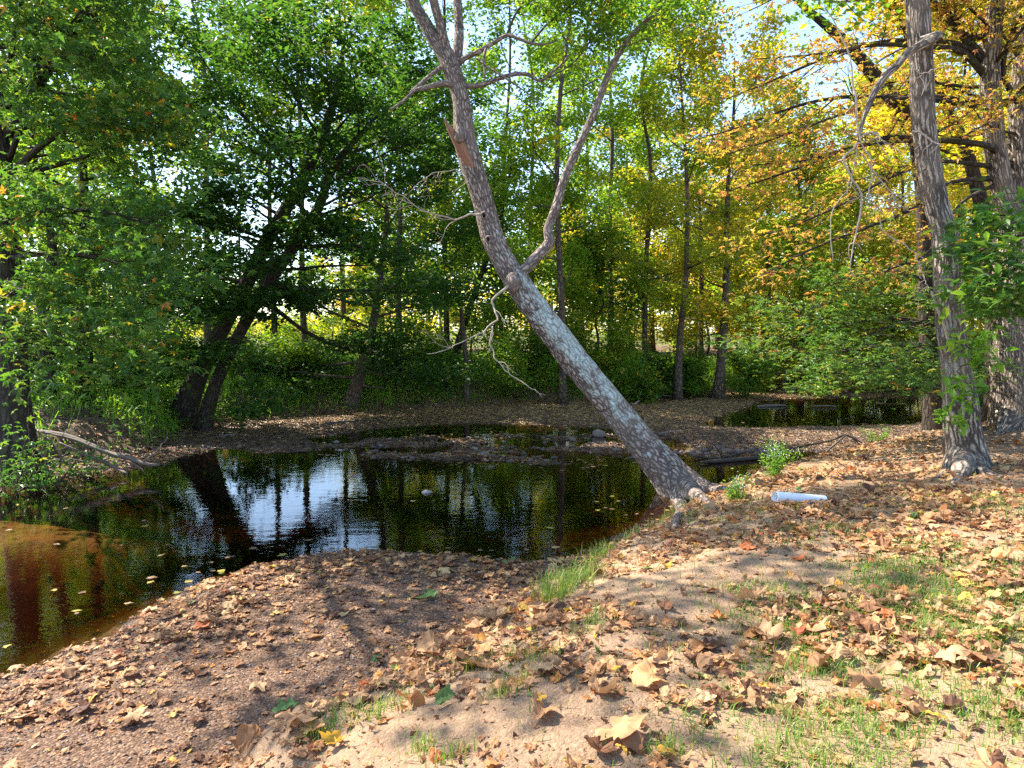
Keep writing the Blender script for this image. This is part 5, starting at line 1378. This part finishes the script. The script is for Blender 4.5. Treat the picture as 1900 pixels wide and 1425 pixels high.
log('driftwood_log', 'dark forked branch stranded on the leafy bar at right', [(1440, 842, 3), (1490, 828, 4), (1540, 818, 3), (1570, 808, 4), (1600, 822, 2)], yz(848), yz(836), B_WET, 15, twigs=4)
log('driftwood_log', 'thin bent stick arched over the leafy bar', [(1530, 842, 2), (1552, 822, 3), (1572, 808, 3), (1590, 820, 2.5), (1600, 832, 2)], yz(846), yz(846), B_WET, 17)
log('driftwood_log', 'brown log on the bar just right of the leaning trunk', [(1222, 806, 4), (1240, 803, 7), (1260, 801, 6), (1280, 800, 3)], yz(808), yz(803), B_DEADGREY, 19)
log('driftwood_log', 'long pale pole at the foot of the straight grey trunk', [(1200, 738, 2), (1235, 734, 3), (1262, 741, 3), (1285, 745, 2)], yz(746), yz(746), B_DEADGREY, 21)
log('fallen_branch', 'pale stick jutting from the far shore right of the leaning trunk', [(1165, 752, 3), (1178, 749, 4), (1186, 743, 2)], yz(756), yz(756), B_DEAD, 23, 'branch')
# tangle of roots and drift branches on the left bank
RW = thing('root_tangle', 'tangle of bare grey roots and drift branches on the left bank', 'roots', (*on_z(150, 870)[:2], 0.1))
tang = [[(75, 800, 9), (120, 808, 12), (165, 825, 13), (205, 842, 12), (240, 850, 12), (268, 860, 9), (295, 862, 5)], [(110, 822, 6), (150, 840, 8), (190, 856, 9), (222, 872, 8), (235, 878, 4)], [(85, 802, 4), (140, 816, 5), (180, 832, 5), (225, 848, 4)],
        [(205, 850, 6), (215, 862, 5), (228, 872, 4), (236, 868, 2)], [(55, 800, 10), (52, 830, 13), (50, 862, 16), (40, 885, 10), (10, 892, 5)], [(62, 850, 7), (80, 874, 9), (50, 888, 8), (20, 894, 5)], [(98, 872, 6), (70, 878, 8), (45, 893, 6), (30, 898, 3)],
        [(60, 845, 3), (95, 850, 4), (125, 856, 3)], [(88, 812, 3), (105, 830, 4), (115, 855, 3)], [(150, 870, 3), (175, 866, 3), (190, 876, 2)], [(275, 850, 3), (290, 838, 4), (295, 830, 2)], [(40, 815, 5), (75, 840, 7), (88, 870, 6), (75, 890, 3)], [(120, 850, 3), (165, 858, 3), (200, 868, 2)]]
for q, lst in enumerate(tang):
    P, R = wpts(lst, 12.9 - 0.05 * q, 12.35 + 0.03 * (q % 4)); P, R = spline(P, 30, R)
    b = Buf(); tube(b, P, R * 0.8, 9, 0.22, 140 + q)
    rg = np.random.default_rng(140 + q)
    for j in range(3):
        t = rg.integers(5, 26); Q = limb_path(P[t], rg.normal(0, 1, 3) * np.array([1, .6, .5]), rg.uniform(0.15, 0.5), rg, 6, -0.05, 0.3)
        tube(b, Q, np.linspace(R[t] * 0.35, 0.003, 6), 4)
    build('root', b, B_DEADGREY, RW, True)

# white flowering weeds
def flower_weed(label, u, v, h, n, seed):
    rg = np.random.default_rng(seed)
    x, y, z = hit(u, v)
    root = thing('aster_plant', label, 'wildflower', (x, y, z), 'white flowered weeds at the water edge')
    w = Buf(); anc = []
    for i in range(n):
        d = np.array([rg.normal(0, .35), rg.normal(0, .35), 1.0])
        Q = limb_path((x + rg.normal(0, .05), y + rg.normal(0, .05), z - .02), d, h * rg.uniform(.5, 1), rg, 7, 0.02, 0.12)
        tube(w, Q, np.linspace(.004, .0015, 7), 4, closed=False)
        for q in Q[1:]: anc.append((*q, 1.0))
    build('stems', w, L_WEED, root)
    c = Buf(); foliage(c, anc, 55 * n, 0.055, rg, LANCE, 0.045, 0.04, 0.8, 0.4); build('foliage', c, L_WEED, root, False)
    A = np.array(anc)[:, :3]; top = A[A[:, 2] > z + h * 0.45]
    f = Buf(); ctr = top[rg.integers(0, len(top), 16 * n)] + rg.normal(0, 0.04, (16 * n, 3)); leaves(f, ctr, rg.uniform(0.012, 0.02, len(ctr)), 0.5, rg, OVAL, 1.0); build('flowers', f, M_FLOWER, root, False)
flower_weed('bushy white flowered weed standing at the channel edge left of the forked branch', 1440, 885, 0.62, 12, 5)
flower_weed('small white flowered weed right of the leaning tree roots', 1372, 928, 0.36, 6, 7)
flower_weed('low white flowered weed beside the burnt maple side of the leafy bar', 1630, 822, 0.4, 6, 9)

# a few leaves that stand out
def lone_leaf(label, u, v, size, tint, curl, seed, dz=0.0, turn=None):
    rg = np.random.default_rng(seed)
    x, y, z = hit(u, v)
    V, F3, F4 = rolled(np.array([size * 0.72]), 40, (0.3, 0.55, 0.8, 1.0), rg, 1, curl, curl + 0.05, 0.18)
    b = Buf(); add_leafset(b, V, F3, F4, np.array([[x, y, z + 0.012 + dz]]), np.array([tint]))
    tag(build('fallen_leaf', b, L_LITTER, None, True), label, 'leaf', 'single leaves that stand out on the ground')
lone_leaf('large curled leaf, pale on top and dark red inside, on the grass at right', 1600, 1285, 0.19, 0.62, 2.6, 3, 0.01)
lone_leaf('broad tan crumpled leaf with shadowed folds at the grass edge', 1770, 1235, 0.20, 0.55, 1.4, 5, 0.01)
lone_leaf('pale tan leaf lying flat near the right edge', 1845, 1045, 0.22, 0.60, 0.7, 7, 0.01)
lone_leaf('big flat tan leaf on bare sand near the bottom centre', 1165, 1365, 0.19, 0.46, 0.7, 9)
lone_leaf('round dry brown leaf below a tiny yellow leaf on bare sand', 1000, 1335, 0.16, 0.38, 1.4, 11)
lone_leaf('tiny bright yellow leaf above a round dry brown leaf', 997, 1312, 0.07, 0.93, 0.5, 13, 0.02)
lone_leaf('fresh green leaf on the gravel beside the bottom sand slope', 532, 1322, 0.17, 1.0, 0.6, 15, 0.012)
lone_leaf('grey green leaf alone on the dark gravel near the pool', 795, 1112, 0.19, 0.99, 0.9, 17, 0.012)
lone_leaf('bright yellow leaf at the very bottom edge on sand', 1240, 1413, 0.09, 0.93, 0.9, 19, 0.012)
lone_leaf('small yellow leaf on bare dirt in the lower right corner', 1735, 1342, 0.08, 0.93, 0.8, 21, 0.012)
lone_leaf('narrow yellow leaf standing at the foot of the sand slope', 622, 1388, 0.11, 0.92, 2.6, 23, 0.012)
lone_leaf('folded dark green leaf on the sand slope', 825, 1312, 0.12, 0.985, 2.4, 25, 0.012)
lone_leaf('large tan leaf folded upright amid the leaf pile', 1420, 1190, 0.18, 0.5, 1.7, 27, 0.02)
lone_leaf('broad pale leaf at the front of the leaf pile', 1210, 1278, 0.18, 0.62, 1.1, 29, 0.02)
lone_leaf('tan leaf curled up on the gravel near the water at left', 245, 1345, 0.15, 0.5, 1.7, 31, 0.012)
lone_leaf('brown upright leaf on the leafy gravel edge at left', 240, 1258, 0.15, 0.38, 1.8, 33, 0.012)

# ------------------------------------------------------------------ camera, light
cam = bpy.data.cameras.new('camera'); co = bpy.data.objects.new('camera', cam); C.objects.link(co)
cam.sensor_width = 36.0; cam.lens = 36.0 * FPX / 1900.0
cam.clip_start = 0.05; cam.clip_end = 3000
co.location = (0, 0, CAM_H); co.rotation_euler = (PI / 2 - PITCH, 0, 0)
bpy.context.scene.camera = co

SUN_EL = math.radians(47.0)
SUN_AZ = math.radians(-64.0)      # clockwise from straight ahead: the sun stands to the left and ahead
sd = np.array([math.sin(SUN_AZ) * math.cos(SUN_EL), math.cos(SUN_AZ) * math.cos(SUN_EL), math.sin(SUN_EL)])
sl = bpy.data.lights.new('sun', 'SUN'); so = bpy.data.objects.new('sun', sl); C.objects.link(so)
sl.energy = 5.0; sl.angle = math.radians(0.5); sl.color = (1.0, 0.93, 0.82)
from mathutils import Vector
so.rotation_euler = Vector(-sd).to_track_quat('-Z', 'Y').to_euler()
so.location = (0, 0, 40)

wld = bpy.data.worlds.new('World'); bpy.context.scene.world = wld; wld.use_nodes = True
nt = wld.node_tree; nt.nodes.clear()
sky = nt.nodes.new('ShaderNodeTexSky'); sky.sky_type = 'NISHITA'; sky.sun_disc = False
sky.sun_elevation = SUN_EL; sky.sun_rotation = SUN_AZ
sky.air_density = 1.0; sky.dust_density = 0.7; sky.ozone_density = 2.5
bg = nt.nodes.new('ShaderNodeBackground'); bg.inputs['Strength'].default_value = 0.15
wo = nt.nodes.new('ShaderNodeOutputWorld')
nt.links.new(sky.outputs[0], bg.inputs[0]); nt.links.new(bg.outputs[0], wo.inputs[0])

sc = bpy.context.scene
sc.view_settings.view_transform = 'Standard'; sc.view_settings.look = 'None'
sc.view_settings.exposure = 1.7; sc.view_settings.gamma = 1.0
sc.render.engine = 'CYCLES'
cy_ = sc.cycles
cy_.max_bounces = 10; cy_.diffuse_bounces = 7; cy_.glossy_bounces = 3; cy_.transmission_bounces = 5; cy_.transparent_max_bounces = 8
cy_.sample_clamp_indirect = 6.0
cy_.use_denoising = False
for o in bpy.data.objects:
    if '_org' in o: del o['_org']
